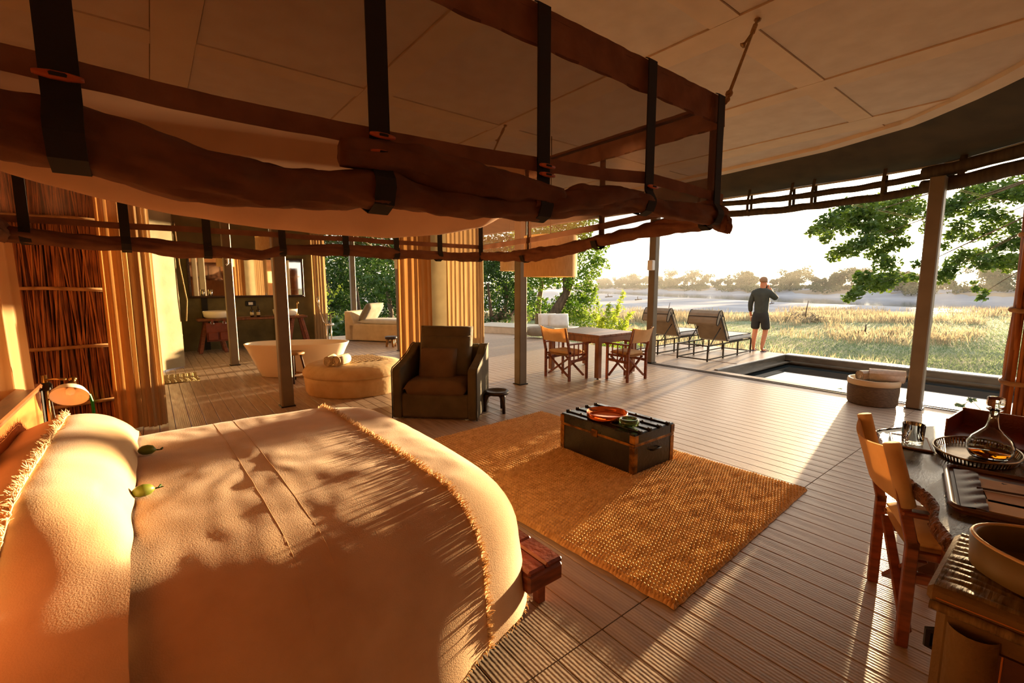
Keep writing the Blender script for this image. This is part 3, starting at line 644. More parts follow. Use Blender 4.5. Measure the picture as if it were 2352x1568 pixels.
def towel_roll(name, label, loc, rz, r, L, m, group=None, tilt=0):
    t = thing(name, label, 'towel', loc, rz, group)
    g = G(); T = 44; P = []
    for i in range(T):
        a = i / (T - 1) * 2.4 * 2 * PI; rr = r * (0.22 + 0.78 * i / (T - 1)); P.append((rr * math.cos(a), rr * math.sin(a)))
    R = Matrix.Rotation(tilt, 3, 'Y')
    def f(u, v):
        i = min(T - 1, int(round(u * (T - 1)))); x, z = P[i]; return R @ Vector((x, (v - .5) * L, z + r))
    g.grid(f, T, 5); ob('towel_layers', g, m, t, smooth=True)
    g = G(); g.lathe([(r * .2, -L / 2 + .01), (r * .93, -L / 2 + .012), (r * .93, L / 2 - .012), (r * .2, L / 2 - .01)], 20); V = [R @ Vector((v[0], v[2], v[1] + r)) for v in g.V]; g.V = V; ob('core', g, m, t, smooth=True)
    return t
towel_roll('rolled_towel', 'cream rolled towel on the ottoman, the one nearer the bathtub', (2.0, 6.83, 0.438), -0.55, .075, .3, 'towel', 'rolled towels on the ottoman')
towel_roll('rolled_towel', 'cream rolled towel on the ottoman, the one nearer the armchair', (2.13, 6.73, 0.438), -0.85, .078, .3, 'towel', 'rolled towels on the ottoman')
# pendant lampshades
def lampshade(x, y, zb, r, h, label):
    t = thing('pendant_lamp', label, 'lamp', (x, y, zb))
    g = G(); g.lathe([(r, 0), (r, h)], 48, fn=lambda a, z: 1 + .004 * math.sin(a * 30)); g.lathe([(r - .006, 0), (r - .006, h)], 48)
    me = G(); me.V = g.V; me.F = [f for f in g.F if len(f) == 4]; ob('shade', me, 'shade', t, smooth=True)
    g = G(); g.lathe([(r - .003, h - .004), (r - .003, h)], 32); g.F = [f for f in g.F if len(f) == 4]
    for k in range(3): g.tube([(0, 0, h - .02), (r * math.cos(k * 2.1), r * math.sin(k * 2.1), h - .01)], .004, 5)
    ob('ring', g, 'metal_dark', t)
    g = G(); g.tube([(0, 0, h - .02), (0, 0, 3.4 - zb)], .006, 5); ob('cord', g, 'metal_black', t)
    g = G(); g.lathe([(0, h - .2), (.03, h - .19), (.04, h - .14), (.02, h - .08), (.02, h - .03)], 12); ob('bulb', g, 'bulb', t, smooth=True)
lampshade(3.98, 4.26, 1.705, 0.335, 0.5, 'large cream drum lampshade hanging over the deck in front of a post')
lampshade(6.6, 8.45, 1.93, 0.22, 0.32, 'small cream drum lampshade hanging beyond the large one, above the deck')
lampshade(1.9, 10.1, 2.18, 0.24, 0.36, 'cream drum lampshade hanging in the bathroom before the mirror')
# daybed, little stool
t = thing('daybed', 'cream slip-covered daybed with low arm on the back deck', 'daybed', (5.4, 12.7, 0), math.atan2(-0.8, 0.6))
g = G(); g.prism([(-1.0, -.5), (1.0, -.5), (1.0, .5), (-1.0, .5)], 0.02, 0.5); soft(ob('base', g, 'daybed', t), .04, 3)
g = G(); pr = [(-1.12, 0.02), (-0.86, 0.02), (-0.80, 0.46), (-0.84, 0.6), (-0.95, 0.84), (-1.12, 0.86)]
M = Matrix(((1, 0, 0, 0), (0, 0, -1, 0), (0, 1, 0, 0), (0, 0, 0, 1))); g.prism(pr, -.5, .5, M); soft(ob('arm', g, 'daybed', t), .03, 2)
g = G(); g.cushion((0.1, 0, 0.56), (1.75, .98, .16)); ob('mattress', g, 'white_cloth', t, smooth=True, weld=True)
g = G(); g.cushion((-.55, 0.0, 0.86), (.22, .9, .52), None); g.V = [tuple(RY(-.55) @ (Vector(v) - Vector((-.55, 0, .86))) + Vector((-.6, 0, .86))) for v in g.V]
o = ob('back_cushion', G().cushion((-.52, -.02, .83), (.62, .9, .22), RY(-1.0)), 'pillow_grey', t, smooth=True, weld=True)
t = thing('small_stool', 'small round wooden stool in front of the daybed', 'stool', (4.86, 11.25, 0))
g = G(); g.lathe([(.1, .2), (.165, .21), (.17, .27), (.15, .28), (0, .265)], 20); ob('seat', g, 'stool_wood', t, smooth=True)
for k in range(3):
    a = k * 2.1 + .4; g = G(); g.tube([(.09 * math.cos(a), .09 * math.sin(a), .22), (.13 * math.cos(a), .13 * math.sin(a), 0)], [.045, .03], 8); ob('leg', g, 'wood_lid', t, smooth=True)
# low seating plinth on the back deck
t = thing('lounge_plinth', 'low pale plinth seat at the deck edge under the trees', 'seat', (9.2, 11.6, 0), math.atan2(-2.2, 0.9))
g = G(); g.cbox((0, .7, .11), (3.4, 1.4, .22), .01); ob('block', g, 'concrete', t)
g = G(); g.cbox((0, .72, .225), (3.46, 1.46, .03), .008); ob('cap', g, 'pool_rim', t)
for (x, y, z, rz, d, m, lb) in ((9.28, 10.35, .06, .4, (.95, .5, .3), 'pillow_grey', 'long grey bolster cushion lying by the low plinth seat'), (9.75, 10.55, .24, .3, (.6, .5, .2), 'white_cloth', 'white cushion leaning on the plinth seat behind the grey bolster'), (9.98, 10.3, .24, .3, (.7, .5, .24), 'white_cloth', 'plump white cushion on the plinth seat behind the canvas chair')):
    g = G(); g.cushion((0, 0, d[2] / 2 if m == 'pillow_grey' else d[1] / 2), d if m == 'pillow_grey' else (d[0], d[1], d[2]), None if m == 'pillow_grey' else RX(1.2))
    o = ob('cushion', g, m, smooth=True, weld=True); o.location = (x, y, z); o.rotation_euler = (0, 0, rz - .9); tag(o, lb, 'cushion')

# ---------------------------------------------------------------- unseen walls, desk side and bed head, added to cut skylight and bounce warm
g = G(); g.box((1.6, -2.2, 1.7), (9.2, 0.06, 3.4)); ws_ = struct(ob('wall_side_unseen', g, 'reed_screen'))
g = G(); g.box((-2.95, 5.6, 1.7), (0.06, 16.0, 3.4)); wh_ = struct(ob('wall_head_unseen', g, 'reed_screen'))
# ---------------------------------------------------------------- bed
def ringfn(cx, cy, hx, hy, zt, rad, zb, N, flare, amp, k, seed, off=0.0, bulge=0.02, hem=0.0, rady=None, radz=None, flarey=0.0):
    rady = rady or rad; radz = radz or rad
    def fn(u, v):
        a = 2 * PI * u; s = sup(a, N); c_, s_ = math.cos(a) * s, math.sin(a) * s
        ix, iy = hx - rad, hy - rady
        L = math.hypot(c_ * hx, s_ * hy); nx, ny = c_ / hx, s_ / hy; nl = math.hypot(nx, ny); nx /= nl; ny /= nl
        if v < 0.5:
            t = v / 0.5; x, y = ix * c_ * t, iy * s_ * t; z = zt + bulge * (1 - t * t) + off
        elif v < 0.72:
            b = (v - 0.5) / 0.22 * PI / 2; x = ix * c_ + nx * (rad + off) * math.sin(b); y = iy * s_ + ny * (rady + off) * math.sin(b); z = zt - radz + (radz + off) * math.cos(b)
        else:
            t = (v - 0.72) / 0.28; w = amp * t * (math.sin(k * a + 2.0 * nz(a * 2.0, seed)) + 0.5 * math.sin(k * 2.3 * a + seed)) * (0.6 + 0.8 * abs(nz(a * 1.7, seed + 3)))
            e = off + flare * t + w; zz = zb + hem * nz(a * 3, seed + 5) + hem * .5 * nz(a * 9, seed)
            x = ix * c_ + nx * (rad + e); y = iy * s_ + ny * (rady + e + flarey * t); z = zt - radz + (zz - zt + radz) * t
        wr = 0.006 * nz(x * 5, y * 5, seed) + 0.003 * nz(x * 13, y * 9, seed + 1)
        return (cx + x, cy + y, z + (wr if v < .6 else 0))
    return fn
def ring_bm(fn, nu, nv):
    g = G(); g.grid(fn, nu, nv, cu=True)
    bm = bmesh.new(); vs_ = [bm.verts.new(v) for v in g.V]
    for f in g.F:
        try: bm.faces.new([vs_[i] for i in f])
        except ValueError: pass
    bmesh.ops.remove_doubles(bm, verts=bm.verts, dist=1e-4); bmesh.ops.recalc_face_normals(bm, faces=bm.faces)
    return bm
def bm_g(bm):
    bm.verts.index_update(); g = G(); g.V = [tuple(v.co) for v in bm.verts]; g.F = [tuple(v.index for v in f.verts) for f in bm.faces]; return g
def cut(bm, co, no, clear=True):
    r = bmesh.ops.bisect_plane(bm, geom=bm.verts[:] + bm.edges[:] + bm.faces[:], plane_co=co, plane_no=no, clear_outer=clear)
    return [e for e in r['geom_cut'] if isinstance(e, bmesh.types.BMEdge)]
def fringe(edges, par, name, ln=0.03, dens=220, d=(1, 0, -.3), zmin=0.0):
    random.seed(5); g = G()
    for (a, b) in edges:
        a, b = Vector(a), Vector(b)
        if max(a.z, b.z) < zmin: continue
        for i in range(max(1, int((b - a).length * dens))):
            p = a.lerp(b, random.random()); q = p + Vector((d[0] + random.uniform(-.8, .8), d[1] + random.uniform(-.9, .9), d[2] + random.uniform(-.2, .9))).normalized() * ln * random.uniform(.5, 1.2)
            m_ = p.lerp(q, .5) + Vector((random.uniform(-1, 1), random.uniform(-1, 1), random.uniform(0, 1))) * ln * .2
            g.tube([p, m_, q], [.0028, .0022, .001], 3, cap=False)
    return ob(name, world(g, par), 'fringe', par, smooth=True, kind='stuff')
bed = thing('bed', 'large bed with a fringed beige linen bedspread and wooden headboard', 'bed', (0.33, 2.56, 0))
base_p = dict(cx=0.33, cy=2.56, hx=1.09, hy=1.20, zt=0.70, rad=0.26, rady=0.40, radz=0.27, zb=0.11, N=7, flare=0.05, amp=0.034, k=8, seed=3.0, hem=0.05)
bm = ring_bm(ringfn(**base_p), 220, 46); ob('foot_throw', world(bm_g(bm), bed), 'linen', bed, smooth=True)
hem_e = [((e.verts[0].co.x, e.verts[0].co.y, e.verts[0].co.z), (e.verts[1].co.x, e.verts[1].co.y, e.verts[1].co.z)) for e in bm.edges if e.is_boundary]; bm.free()
fringe([e for e in hem_e if e[0][0] > .2 and e[0][1] < 2.4 or e[0][0] > 1.1], bed, 'hem_fringe', .022, 160, (0, 0, -1))
bm = ring_bm(ringfn(**{**base_p, 'off': 0.014, 'zb': 0.12}), 220, 46)
ce = cut(bm, (1.0, 0, 0), (1, 0.02, 0)); pe = [(tuple(e.verts[0].co), tuple(e.verts[1].co)) for e in ce]
ob('bedspread', world(bm_g(bm), bed), 'linen', bed, smooth=True)
hem2 = [(tuple(e.verts[0].co), tuple(e.verts[1].co)) for e in bm.edges if e.is_boundary and e.verts[0].co.z < .2]; bm.free()
fringe(pe, bed, 'bedspread_fringe', .034, 420, (1, 0, .1), .04)
fringe([e for e in hem2 if e[0][1] < 2.0], bed, 'bedspread_hem', .02, 160, (0, 0, -1))
for x in (0.36, 0.47):
    bm = ring_bm(ringfn(**{**base_p, 'off': 0.0141}), 220, 46); e = cut(bm, (x, 0, 0), (1, 0.03, 0)); g = G()
    for ed in e:
        a, b = ed.verts[0].co, ed.verts[1].co
        if min(a.z, b.z) > .5: g.tube([a.copy(), b.copy()], .0006, 4, cap=False)
    ob('stitch_line', world(g, bed), 'linen', bed, smooth=True); bm.free()
PATH = []                                            # profile of the bed across its width: (y, z, normal y, normal z, pillow height)
def _pp(y, z, ny, nz_):
    h = sstep(1.72, 2.12, y) * sstep(3.62, 3.25, y) if z > .6 else 0.0
    PATH.append((y, z, ny, nz_, .185 * h))
for k in range(14): _pp(1.30 + .04 * k / 14, .06 + .37 * k / 14, -1, 0)
for k in range(16): b = PI / 2 * (1 - k / 15); _pp(1.765 - .425 * math.sin(b), .43 + .297 * math.cos(b), -math.sin(b), math.cos(b))
for k in range(1, 60): _pp(1.765 + 1.60 * k / 60, .727, 0, 1)
for k in range(16): b = PI / 2 * k / 15; _pp(3.365 + .425 * math.sin(b), .43 + .297 * math.cos(b), math.sin(b), math.cos(b))
for k in range(8): _pp(3.79, .43 - .37 * (k + 1) / 8, 1, 0)
NPATH = len(PATH)
def pillow(u, v):
    i = u * (NPATH - 1); a = int(min(NPATH - 2, i)); f = i - a; p = [PATH[a][k] * (1 - f) + PATH[a + 1][k] * f for k in range(5)]
    hump = max(0.0, math.sin(PI * min(1, v * 1.02))) ** .5; x = -.66 + .545 * v + .03 * math.sin(PI * v) * (p[4] / .185) + (.012 * nz(u * 14, 3) if v > .8 else 0)
    d = .012 + p[4] * hump + .006 * nz(x * 6, u * 20) + (.012 * math.sin(x * 34 + 3 * nz(u * 6)) * (1 if p[1] < .5 else 0) * (.5 - p[1]))
    return (x, p[0] + p[2] * d, p[1] + p[3] * d)
g = G(); g.grid(pillow, 150, 40); ob('pillow_cover', world(g, bed), 'linen_pillow', bed, smooth=True)
PL = [Vector(pillow(k / 200, .44)) + Vector((0, 0, .004)) for k in range(170)]; pe = [(tuple(a), tuple(b)) for a, b in zip(PL, PL[1:])]
fringe(pe, bed, 'pillow_fringe', .036, 420, (-.5, -.2, .2), .08)
g = G()
for a, b in pe: g.tube([a, b], .004, 5, cap=False)
ob('pillow_seam', world(g, bed), 'fringe', bed, smooth=True)
g = G(); g.cbox((-0.60, 2.55, 0.5), (0.07, 2.62, 1.0), .012); ob('headboard', world(g, bed), 'headboard', bed)
g = G(); g.cbox((-0.60, 2.55, 1.0), (0.10, 2.66, 0.03), .008); ob('headboard_cap', world(g, bed), 'counter', bed)
g = G(); g.cbox((-0.575, 3.87, 0.5), (0.04, 0.04, 1.0), .006); ob('headboard_post', world(g, bed), 'metal_black', bed)
g = G(); g.box((0.33, 2.56, 0.22), (1.7, 1.85, 0.4)); ob('bed_base', world(g, bed), 'wood_dark', bed)
# bedside lamp clamped to the headboard
t = thing('reading_lamp', 'white enamel reading lamp with brass arm clamped beside the headboard', 'lamp', (-0.545, 3.88, 0))
g = G(); g.tube([(0, 0, .55), (0, 0, 1.06)], .013, 8); ob('stem', g, 'brass', t, smooth=True)
g = G(); g.cbox((0, 0, .99), (.05, .04, .05), .006); g.tube([(-.04, 0, .99), (.03, 0, .99)], .016, 8); ob('clamp', g, 'metal_black', t)
g = G(); g.tube([(0, 0, 1.03), (.05, -.03, 1.035), (.1, -.045, 1.03)], .007, 6); ob('arm', g, 'brass', t, smooth=True)
g = G(); g.tube([(0, 0, 1.0), (-.04, -.02, 1.0), (-.05, -.01, .96), (-.01, 0, .94), (.02, -.01, .9), (.03, 0, .7), (.02, 0, .55)], .004, 5); ob('cable', g, 'metal_black', t, smooth=True)
tl = RX(-0.85) @ RY(0.1)
def tilt(g, c): g.V = [tuple(tl @ Vector(v) + Vector(c)) for v in g.V]; return g
hc = (.11, -.09, .93)
g = tilt(G().lathe([(.092, 0), (.09, .012), (.07, .045), (.035, .07), (.022, .075), (.02, .075), (.03, .066), (.064, .04), (.086, .008), (.089, 0)], 28), hc); g.F = [f for f in g.F if len(f) == 4]; ob('lamp_shade', g, 'enamel', t, smooth=True)
g = tilt(G().lathe([(.022, .072), (.022, .1), (.016, .102), (.016, .125), (.02, .127), (.02, .14), (0, .142)], 14), hc); ob('socket', g, 'brass', t, smooth=True)
g = tilt(G().lathe([(0, .012), (.02, .02), (.024, .04), (.012, .07)], 12), hc); ob('bulb', g, 'bulb', t, smooth=True)
# seed pods on the bed
for (x, y, rz, lb) in ((-0.075, 2.95, -.3, 'green seed pod lying on the bed near its far side'), (-0.085, 2.36, .2, 'green seed pod lying mid-bed against the pillow')):
    t = thing('seed_pod', lb, 'pod', (x, y, 0.734), rz)
    g = G(); P = [(0, .022, .0)]; g.tube([(-.04, 0, .02), (-.034, 0, .02), (-.02, 0, .021), (0, 0, .022), (.02, 0, .02), (.03, 0, .018), (.036, .004, .016)], [.004, .014, .023, .026, .022, .013, .005], 12); ob('husk', g, 'pod', t, smooth=True)
    g = G(); g.tube([(.034, .003, .016), (.05, .006, .014), (.062, .016, .02)], [.004, .003, .005], 6); g.tube([(.05, .006, .014), (.066, -.006, .018)], [.003, .002], 5); ob('stalk', g, 'leaf_dark', t, smooth=True)
# leather bench at the bed foot
t = thing('leather_bench', 'woven brown leather bench at the foot of the bed', 'bench', (1.37, 2.4, 0))
g = G(); g.cbox((0, 0, .22), (.22, 1.86, .09), .012); ob('frame', g, 'wood_red', t)
n = 8
for k in range(n):
    for j in range(2):
        g = G(); g.cbox((-.055 + .11 * j, -.93 + (k + .5) * 1.86 / n, .275 + .003 * ((j + k) % 2)), (.106, 1.86 / n - .004, .03), .01); ob('leather_pad', g, 'leather_bench', t)
for y in (-.8, .8):
    for x in (-.07, .07):
        g = G(); g.cbox((x, y, .1), (.05, .05, .2), .006); ob('leg', g, 'wood_red', t)
# ---------------------------------------------------------------- mosquito-net canopy
XH, XF, YN, YFR, ZT = -0.60, 2.45, 1.29, 3.57, 2.55
can = thing('bed_canopy', 'brown mosquito net canopy with black straps and rolled sides hanging above the bed', 'canopy', (0.9, 2.4, 1.9))
def interp(T, x):
    if x <= T[0][0]: return T[0][1]
    for (a, b), (c, d) in zip(T, T[1:]):
        if x <= c: return b + (d - b) * (x - a) / (c - a)
    return T[-1][1]
def W(g): return world(g, can)
g = G()
for p, q in (((XH, YN), (XF, YN)), ((XF, YN), (XF, YFR)), ((XF, YFR), (XH, YFR)), ((XH, YFR), (XH, YN))): g.tube([(p[0] + (.03 if p[0] < 0 else -.03), p[1] + (.03 if p[1] < 2 else -.03), ZT - .015), (q[0] + (.03 if q[0] < 0 else -.03), q[1] + (.03 if q[1] < 2 else -.03), ZT - .015)], .009, 8)
ob('frame', W(g), 'strap', can, smooth=True)
def band(name, f, za, zb, n, m, ruf=.006, seed=1.0, nv=4, tuck=0):
    """cloth strip; f(s) -> plan point, za/zb(s) -> lower / upper height"""
    g = G()
    def fn(u, v):
        p, nn = f(u); z = za(u) + (zb(u) - za(u)) * v; w = ruf * nz(u * 40, seed, v) + ruf * .6 * math.sin(u * 90 + seed) * (1 - v)
        return (p[0] + nn[0] * w, p[1] + nn[1] * w, z)
    g.grid(fn, n, nv); return ob(name, W(g), m, can, smooth=True)
near = lambda u: ((XH + (XF - XH) * u, YN), (0, 1)); nearb = lambda u: ((XH + (XF - XH) * u, YN - .016), (0, 1)); farb = lambda u: ((XH + (XF - XH) * u, YFR - .014), (0, 1)); footb = lambda u: ((XF + .016, YN + (YFR - YN) * u), (1, 0)); far = lambda u: ((XH + (XF - XH) * u, YFR), (0, 1))
foot = lambda u: ((XF, YN + (YFR - YN) * u), (1, 0)); head = lambda u: ((XH, YN + (YFR - YN) * u), (1, 0))
for nm, f in (('near', near), ('far', far), ('foot', foot), ('head', head)):
    band('top_border', f, lambda u: 2.43 + .006 * nz(u * 18, 2), lambda u: 2.572, 120, 'net_brown', .006, 3)
NM = [(-.6, 2.015), (-.18, 2.015), (.16, 2.003), (.53, 2.008), (.8, 2.015), (1.13, 2.032), (1.5, 2.05), (1.77, 2.075), (2.1, 2.07), (2.45, 2.06)]
NR = [(-.6, 1.9), (-.2, 1.905), (.07, 1.855), (.34, 1.845), (.53, 1.87), (.8, 1.86), (1.14, 1.885), (1.4, 1.93), (1.54, 1.94), (1.77, 1.965), (2.0, 1.955), (2.23, 1.965), (2.45, 1.965)]
NRR = [(-.6, .055), (-.2, .052), (.07, .058), (.34, .045), (.53, .055), (.8, .042), (1.2, .045), (1.54, .045), (2.0, .042), (2.45, .05)]
xn = lambda u: XH + (XF - XH) * u
band('net_panel', near, lambda u: interp(NR, xn(u)) + .02, lambda u: 2.44, 90, 'net_sheer', .008, 5, 8)
band('middle_band', nearb, lambda u: interp(NM, xn(u)) - .026, lambda u: interp(NM, xn(u)) + .024, 120, 'net_brown', .004, 7)
def netroll(name, pts, rs, seed, m='net_brown', twist=7.0):
    g = G(); K = len(pts); n = 30
    P = [Vector(p) for p in pts]; LL = sum((P[i + 1] - P[i]).length for i in range(K - 1)); KS = max(24, int(LL * 60))
    def fn(u, v):
        i = u * (K - 1); a = int(min(K - 2, math.floor(i))); f = i - a; p = P[a].lerp(P[a + 1], f); r = rs[a] + (rs[a + 1] - rs[a]) * f
        t_ = (P[a + 1] - P[a]).normalized(); up = Vector((0, 0, 1)); w = t_.cross(up).normalized(); an = 2 * PI * v
        sl_ = u * LL; rr = r * (1 + .13 * math.sin(2 * an + 5 * sl_ + seed) + .07 * math.sin(3 * an - 9 * sl_ + seed) + .26 * nz(sl_ * 6 + seed, math.cos(an), math.sin(an)) + .06 * math.sin(6 * an + 26 * sl_ + 4 * nz(sl_ * 4, seed)) + .22 * nz(sl_ * 14 + an * 1.2, math.cos(an) * 2.5, math.sin(an) * 2.5))
        return p + (w * math.cos(an) + up * math.sin(an)) * rr
    g.grid(fn, KS, n, cv=True)
    g.F += [tuple(range(n)), tuple((KS - 1) * n + j for j in range(n - 1, -1, -1))]
    return ob(name, W(g), m, can, smooth=True)
X = [XH + (XF - XH) * i / 40 for i in range(41)]
netroll('near_roll', [(x, YN, interp(NR, x)) for x in X], [interp(NRR, x) for x in X], 2.0)
X2 = [.42 + .8 * i / 12 for i in range(13)]
netroll('overlap_roll', [(x, YN - .03, interp([(.42, 1.945), (.55, 1.955), (.8, 1.935), (1.22, 1.925)], x)) for x in X2], [.03 + .018 * math.sin(PI * i / 12) for i in range(13)], 4.0)
X3 = [1.1 + .62 * i / 10 for i in range(11)]
netroll('overlap_roll', [(x, YN - .02, interp([(1.1, 1.88), (1.3, 1.93), (1.72, 1.99)], x)) for x in X3], [.02 + .03 * math.sin(PI * (i + .5) / 11) for i in range(11)], 6.0)
FM = 1.948
FRR = [(-.6, 1.87), (-.3, 1.85), (.13, 1.83), (.62, 1.80), (.75, 1.85), (1.19, 1.865), (1.57, 1.86), (2.0, 1.855), (2.2, 1.85), (2.45, 1.865)]
band('net_panel', far, lambda u: interp(FRR, xn(u)) + .01, lambda u: 2.44, 90, 'net_sheer', .008, 9, 8)
band('middle_band', farb, lambda u: FM - .018 + .008 * nz(u * 9, 4), lambda u: FM + .018 + .008 * nz(u * 9, 4), 90, 'net_brown', .004, 11)
netroll('far_roll', [(x, YFR, interp(FRR, x)) for x in X], [.038 + .012 * nz(x * 3, 5) for x in X], 8.0)
yn = lambda u: YN + (YFR - YN) * u
FTM = [(1.29, 2.05), (1.7, 2.03), (2.14, 2.0), (2.9, 1.965), (3.57, 1.95)]; FTR = [(1.29, 1.96), (1.7, 1.945), (2.14, 1.90), (2.5, 1.86), (2.91, 1.84), (3.57, 1.865)]
band('net_panel', foot, lambda u: interp(FTR, yn(u)) + .01, lambda u: 2.44, 80, 'net_sheer', .012, 13, 8)
band('middle_band', footb, lambda u: interp(FTM, yn(u)) - .022, lambda u: interp(FTM, yn(u)) + .022, 80, 'net_brown', .005, 15)
YY = [YN + (YFR - YN) * i / 30 for i in range(31)]
netroll('foot_roll', [(XF, y, interp(FTR, y)) for y in YY], [.042 + .01 * nz(y * 3, 8) for y in YY], 10.0)
band('net_panel', head, lambda u: 1.9, lambda u: 2.44, 60, 'net_sheer', .012, 17, 6)
netroll('head_roll', [(XH, y, 1.88) for y in YY], [.05] * 31, 12.0)
netroll('corner_knot', [(XF + .06, YN - .03, 1.92), (XF + .03, YN, 1.945), (XF, YN + .02, 1.97), (XF - .06, YN + .01, 1.985)], [.045, .062, .06, .045], 14.0)
g = G(); g.grid(lambda u, v: (XH + (XF - XH) * u, YN + (YFR - YN) * v, ZT - .002 - .04 * math.sin(PI * u) * math.sin(PI * v)), 30, 24); ob('net_top_dimmer', W(g), 'net_sheer', can, smooth=True)  # sheer top sheet added to darken the ceiling seen through the canopy
LB = [(-.6, 2.17), (-.5, 2.13), (-.2, 2.055), (.14, 1.995), (.56, 1.955), (1.0, 1.94), (1.41, 1.945), (1.8, 1.99), (2.18, 2.07), (2.42, 2.2)]
def liner(u, v):
    x = XH + .02 + (XF - XH - .05) * u; y = 3.06 - .18 * sstep(1.2, 2.5, x) + v * (3.55 - 3.06 + .18 * sstep(1.2, 2.5, x)); zb = interp(LB, x)
    s = math.sin(PI * min(1, v * 1.25 if v < .4 else .5 + (v - .4) / 1.2)) ** .8
    return (x, y, 2.54 - (2.54 - zb) * s + .006 * nz(x * 6, v * 5))
g = G(); g.grid(liner, 60, 24); ob('liner', W(g), 'liner', can, smooth=True)
def strap(p, nn, zt_, zr, r, w, toggles=()):
    """black webbing strap: down from the frame, round the roll and back"""
    p = Vector((p[0], p[1], 0)); n3 = Vector((nn[0], nn[1], 0)); s3 = Vector((-nn[1], nn[0], 0)) * w / 2
    path = [(0.012, zt_ + .01), (0.03, zt_), (0.032, zr + r * 1.2)] + [((r * 1.25) * math.sin(a) + .0, zr + r * 1.25 * math.cos(a)) for a in (PI / 2.6, PI / 2, PI * .75, PI, PI * 1.25, PI * 1.5)]
    g = G(); V = []
    for d, z in path:
        for sgn in (-1, 1): q = p + n3 * d + s3 * sgn; V.append((q.x, q.y, z))
    for d, z in path:
        for sgn in (-1, 1): q = p + n3 * (d - .006) + s3 * sgn; V.append((q.x, q.y, z))
    m_ = len(path); F = []
    for i in range(m_ - 1):
        F += [(2 * i, 2 * i + 1, 2 * i + 3, 2 * i + 2), (2 * m_ + 2 * i, 2 * m_ + 2 * i + 2, 2 * m_ + 2 * i + 3, 2 * m_ + 2 * i + 1), (2 * i, 2 * i + 2, 2 * m_ + 2 * i + 2, 2 * m_ + 2 * i), (2 * i + 1, 2 * m_ + 2 * i + 1, 2 * m_ + 2 * i + 3, 2 * i + 3)]
    g.add(V, F); o = ob('strap', W(g), 'strap', can)
    for z in toggles:
        c = p + n3 * .05; c.z = z; d = s3.normalized()
        g = G(); g.tube([c - d * .036, c - d * .03, c - d * .012, c + d * .012, c + d * .03, c + d * .036], [.004, .006, .0085, .0085, .006, .004], 8); ob('toggle', W(g), 'toggle_wood', o, smooth=True)
        g = G(); g.tube([c - d * .012 - n3 * .02, c - d * .01 + n3 * .008, c + d * .01 + n3 * .008, c + d * .012 - n3 * .02], .004, 5); ob('toggle_cord', W(g), 'strap', o)
    return o
for x, tg in ((-.105, (1.99,)), (.53, (2.005, 1.96)), (1.14, (2.02, 1.99)), (1.77, (2.03,)), (2.36, ())): strap((x, YN), (0, -1), 2.56, interp(NR, x), interp(NRR, x) * .98, .058, tg)
for x in (-.5, -.09, .31, .75, 1.19, 1.6, 2.0, 2.43): strap((x, YFR), (0, -1), 2.56, interp(FRR, x), .038, .045)
for y in (1.36, 2.14, 2.91): strap((XF, y), (1, 0), 2.56, interp(FTR, y), .045, .045)
# rope hangers
for (a, b) in (((XF, YN), (3.39, 1.59)), ((XF, YFR), (3.3, 4.3)), ((XH, YN), (-1.2, .8)), ((XH, YFR), (-1.2, 4.3))):
    g = G(); A = Vector((*a, ZT)); B = Vector((*b, 3.40)); Dn = (B - A).normalized(); g.tube([A, A.lerp(B, .5), B], .009, 6)
    for s in (.04, .3): 
        pass
    k = A + Dn * .12; g.tube([k - Dn * .03, k, k + Dn * .03], [.012, .02, .012], 8); k = B - Dn * .22; g.tube([k - Dn * .05, k - Dn * .03, k + Dn * .1, k + Dn * .12], [.012, .016, .016, .01], 8); k = B; g.tube([k - Dn * .03, k], [.012, .024], 8)
    e = B - Dn * .26; g.tube([e, e + Vector((-.03, .03, -.06)), e + Vector((-.04, .04, -.075))], [.008, .008, .022], 6)
    g.tube([A + Dn * .09, A + Dn * .05 + Vector((.02, 0, 0)), A, A + Dn * .05 - Vector((.02, 0, 0)), A + Dn * .09], .007, 6); ob('hanging_rope', W(g), 'rope', can, smooth=True)
# sheer net drape hanging at the bed head
t = thing('net_drape', 'sheer cream net drape hanging down beside the reed wall at the bed head', 'net', (-0.75, 3.7, 0)); drape('cloth', t, [(-1.05, 3.62), (-0.8, 3.75), (-0.57, 3.68)], 0.25, 1.92, 4, 0.05, 'sheer_drape', 21, flare=1.12)
# ---------------------------------------------------------------- armchair
t = thing('armchair', 'dark olive slip-covered armchair with loose cushions', 'armchair', (2.845, 5.015, 0), -PI / 4)
g = G(); g.cbox((0, -.02, .16), (.86, .78, .30), .03); soft(ob('base', g, 'armchair', t), .012)
Ms = Matrix(((0, 0, 1, 0), (1, 0, 0, 0), (0, 1, 0, 0), (0, 0, 0, 1)))
pr = [(-.43, .012), (-.43, .59), (-.40, .625), (-.2, .66), (0.1, .73), (.28, .81), (.36, .83), (.43, .83), (.43, .012)]
for s in (-1, 1):
    g = G(); g.prism(pr, s * .46 - .055, s * .46 + .055, Ms); o = soft(ob('arm', g, 'armchair', t), .03, 3)
    g = G(); g.tube([(s * .515, y, z) for y, z in pr[:-1]], .007, 5); ob('piping', g, 'piping_dark', o, smooth=True)
g = G(); g.cbox((0, .36, .42), (.86, .14, .82), .03); soft(ob('back', g, 'armchair', t), .015)
g = G(); g.cushion((0, -.07, .37), (.80, .74, .20), n=16, p=6); ob('seat_cushion', g, 'armchair_seat', t, smooth=True, weld=True)
g = G(); g.cushion((-.02, .24, .79), (.74, .60, .22), RX(1.33), n=16); ob('back_cushion', g, 'armchair', t, smooth=True, weld=True)
g = G(); g.cushion((0.0, .13, .69), (.72, .58, .18), RX(1.26), n=16); ob('back_cushion', g, 'armchair', t, smooth=True, weld=True)
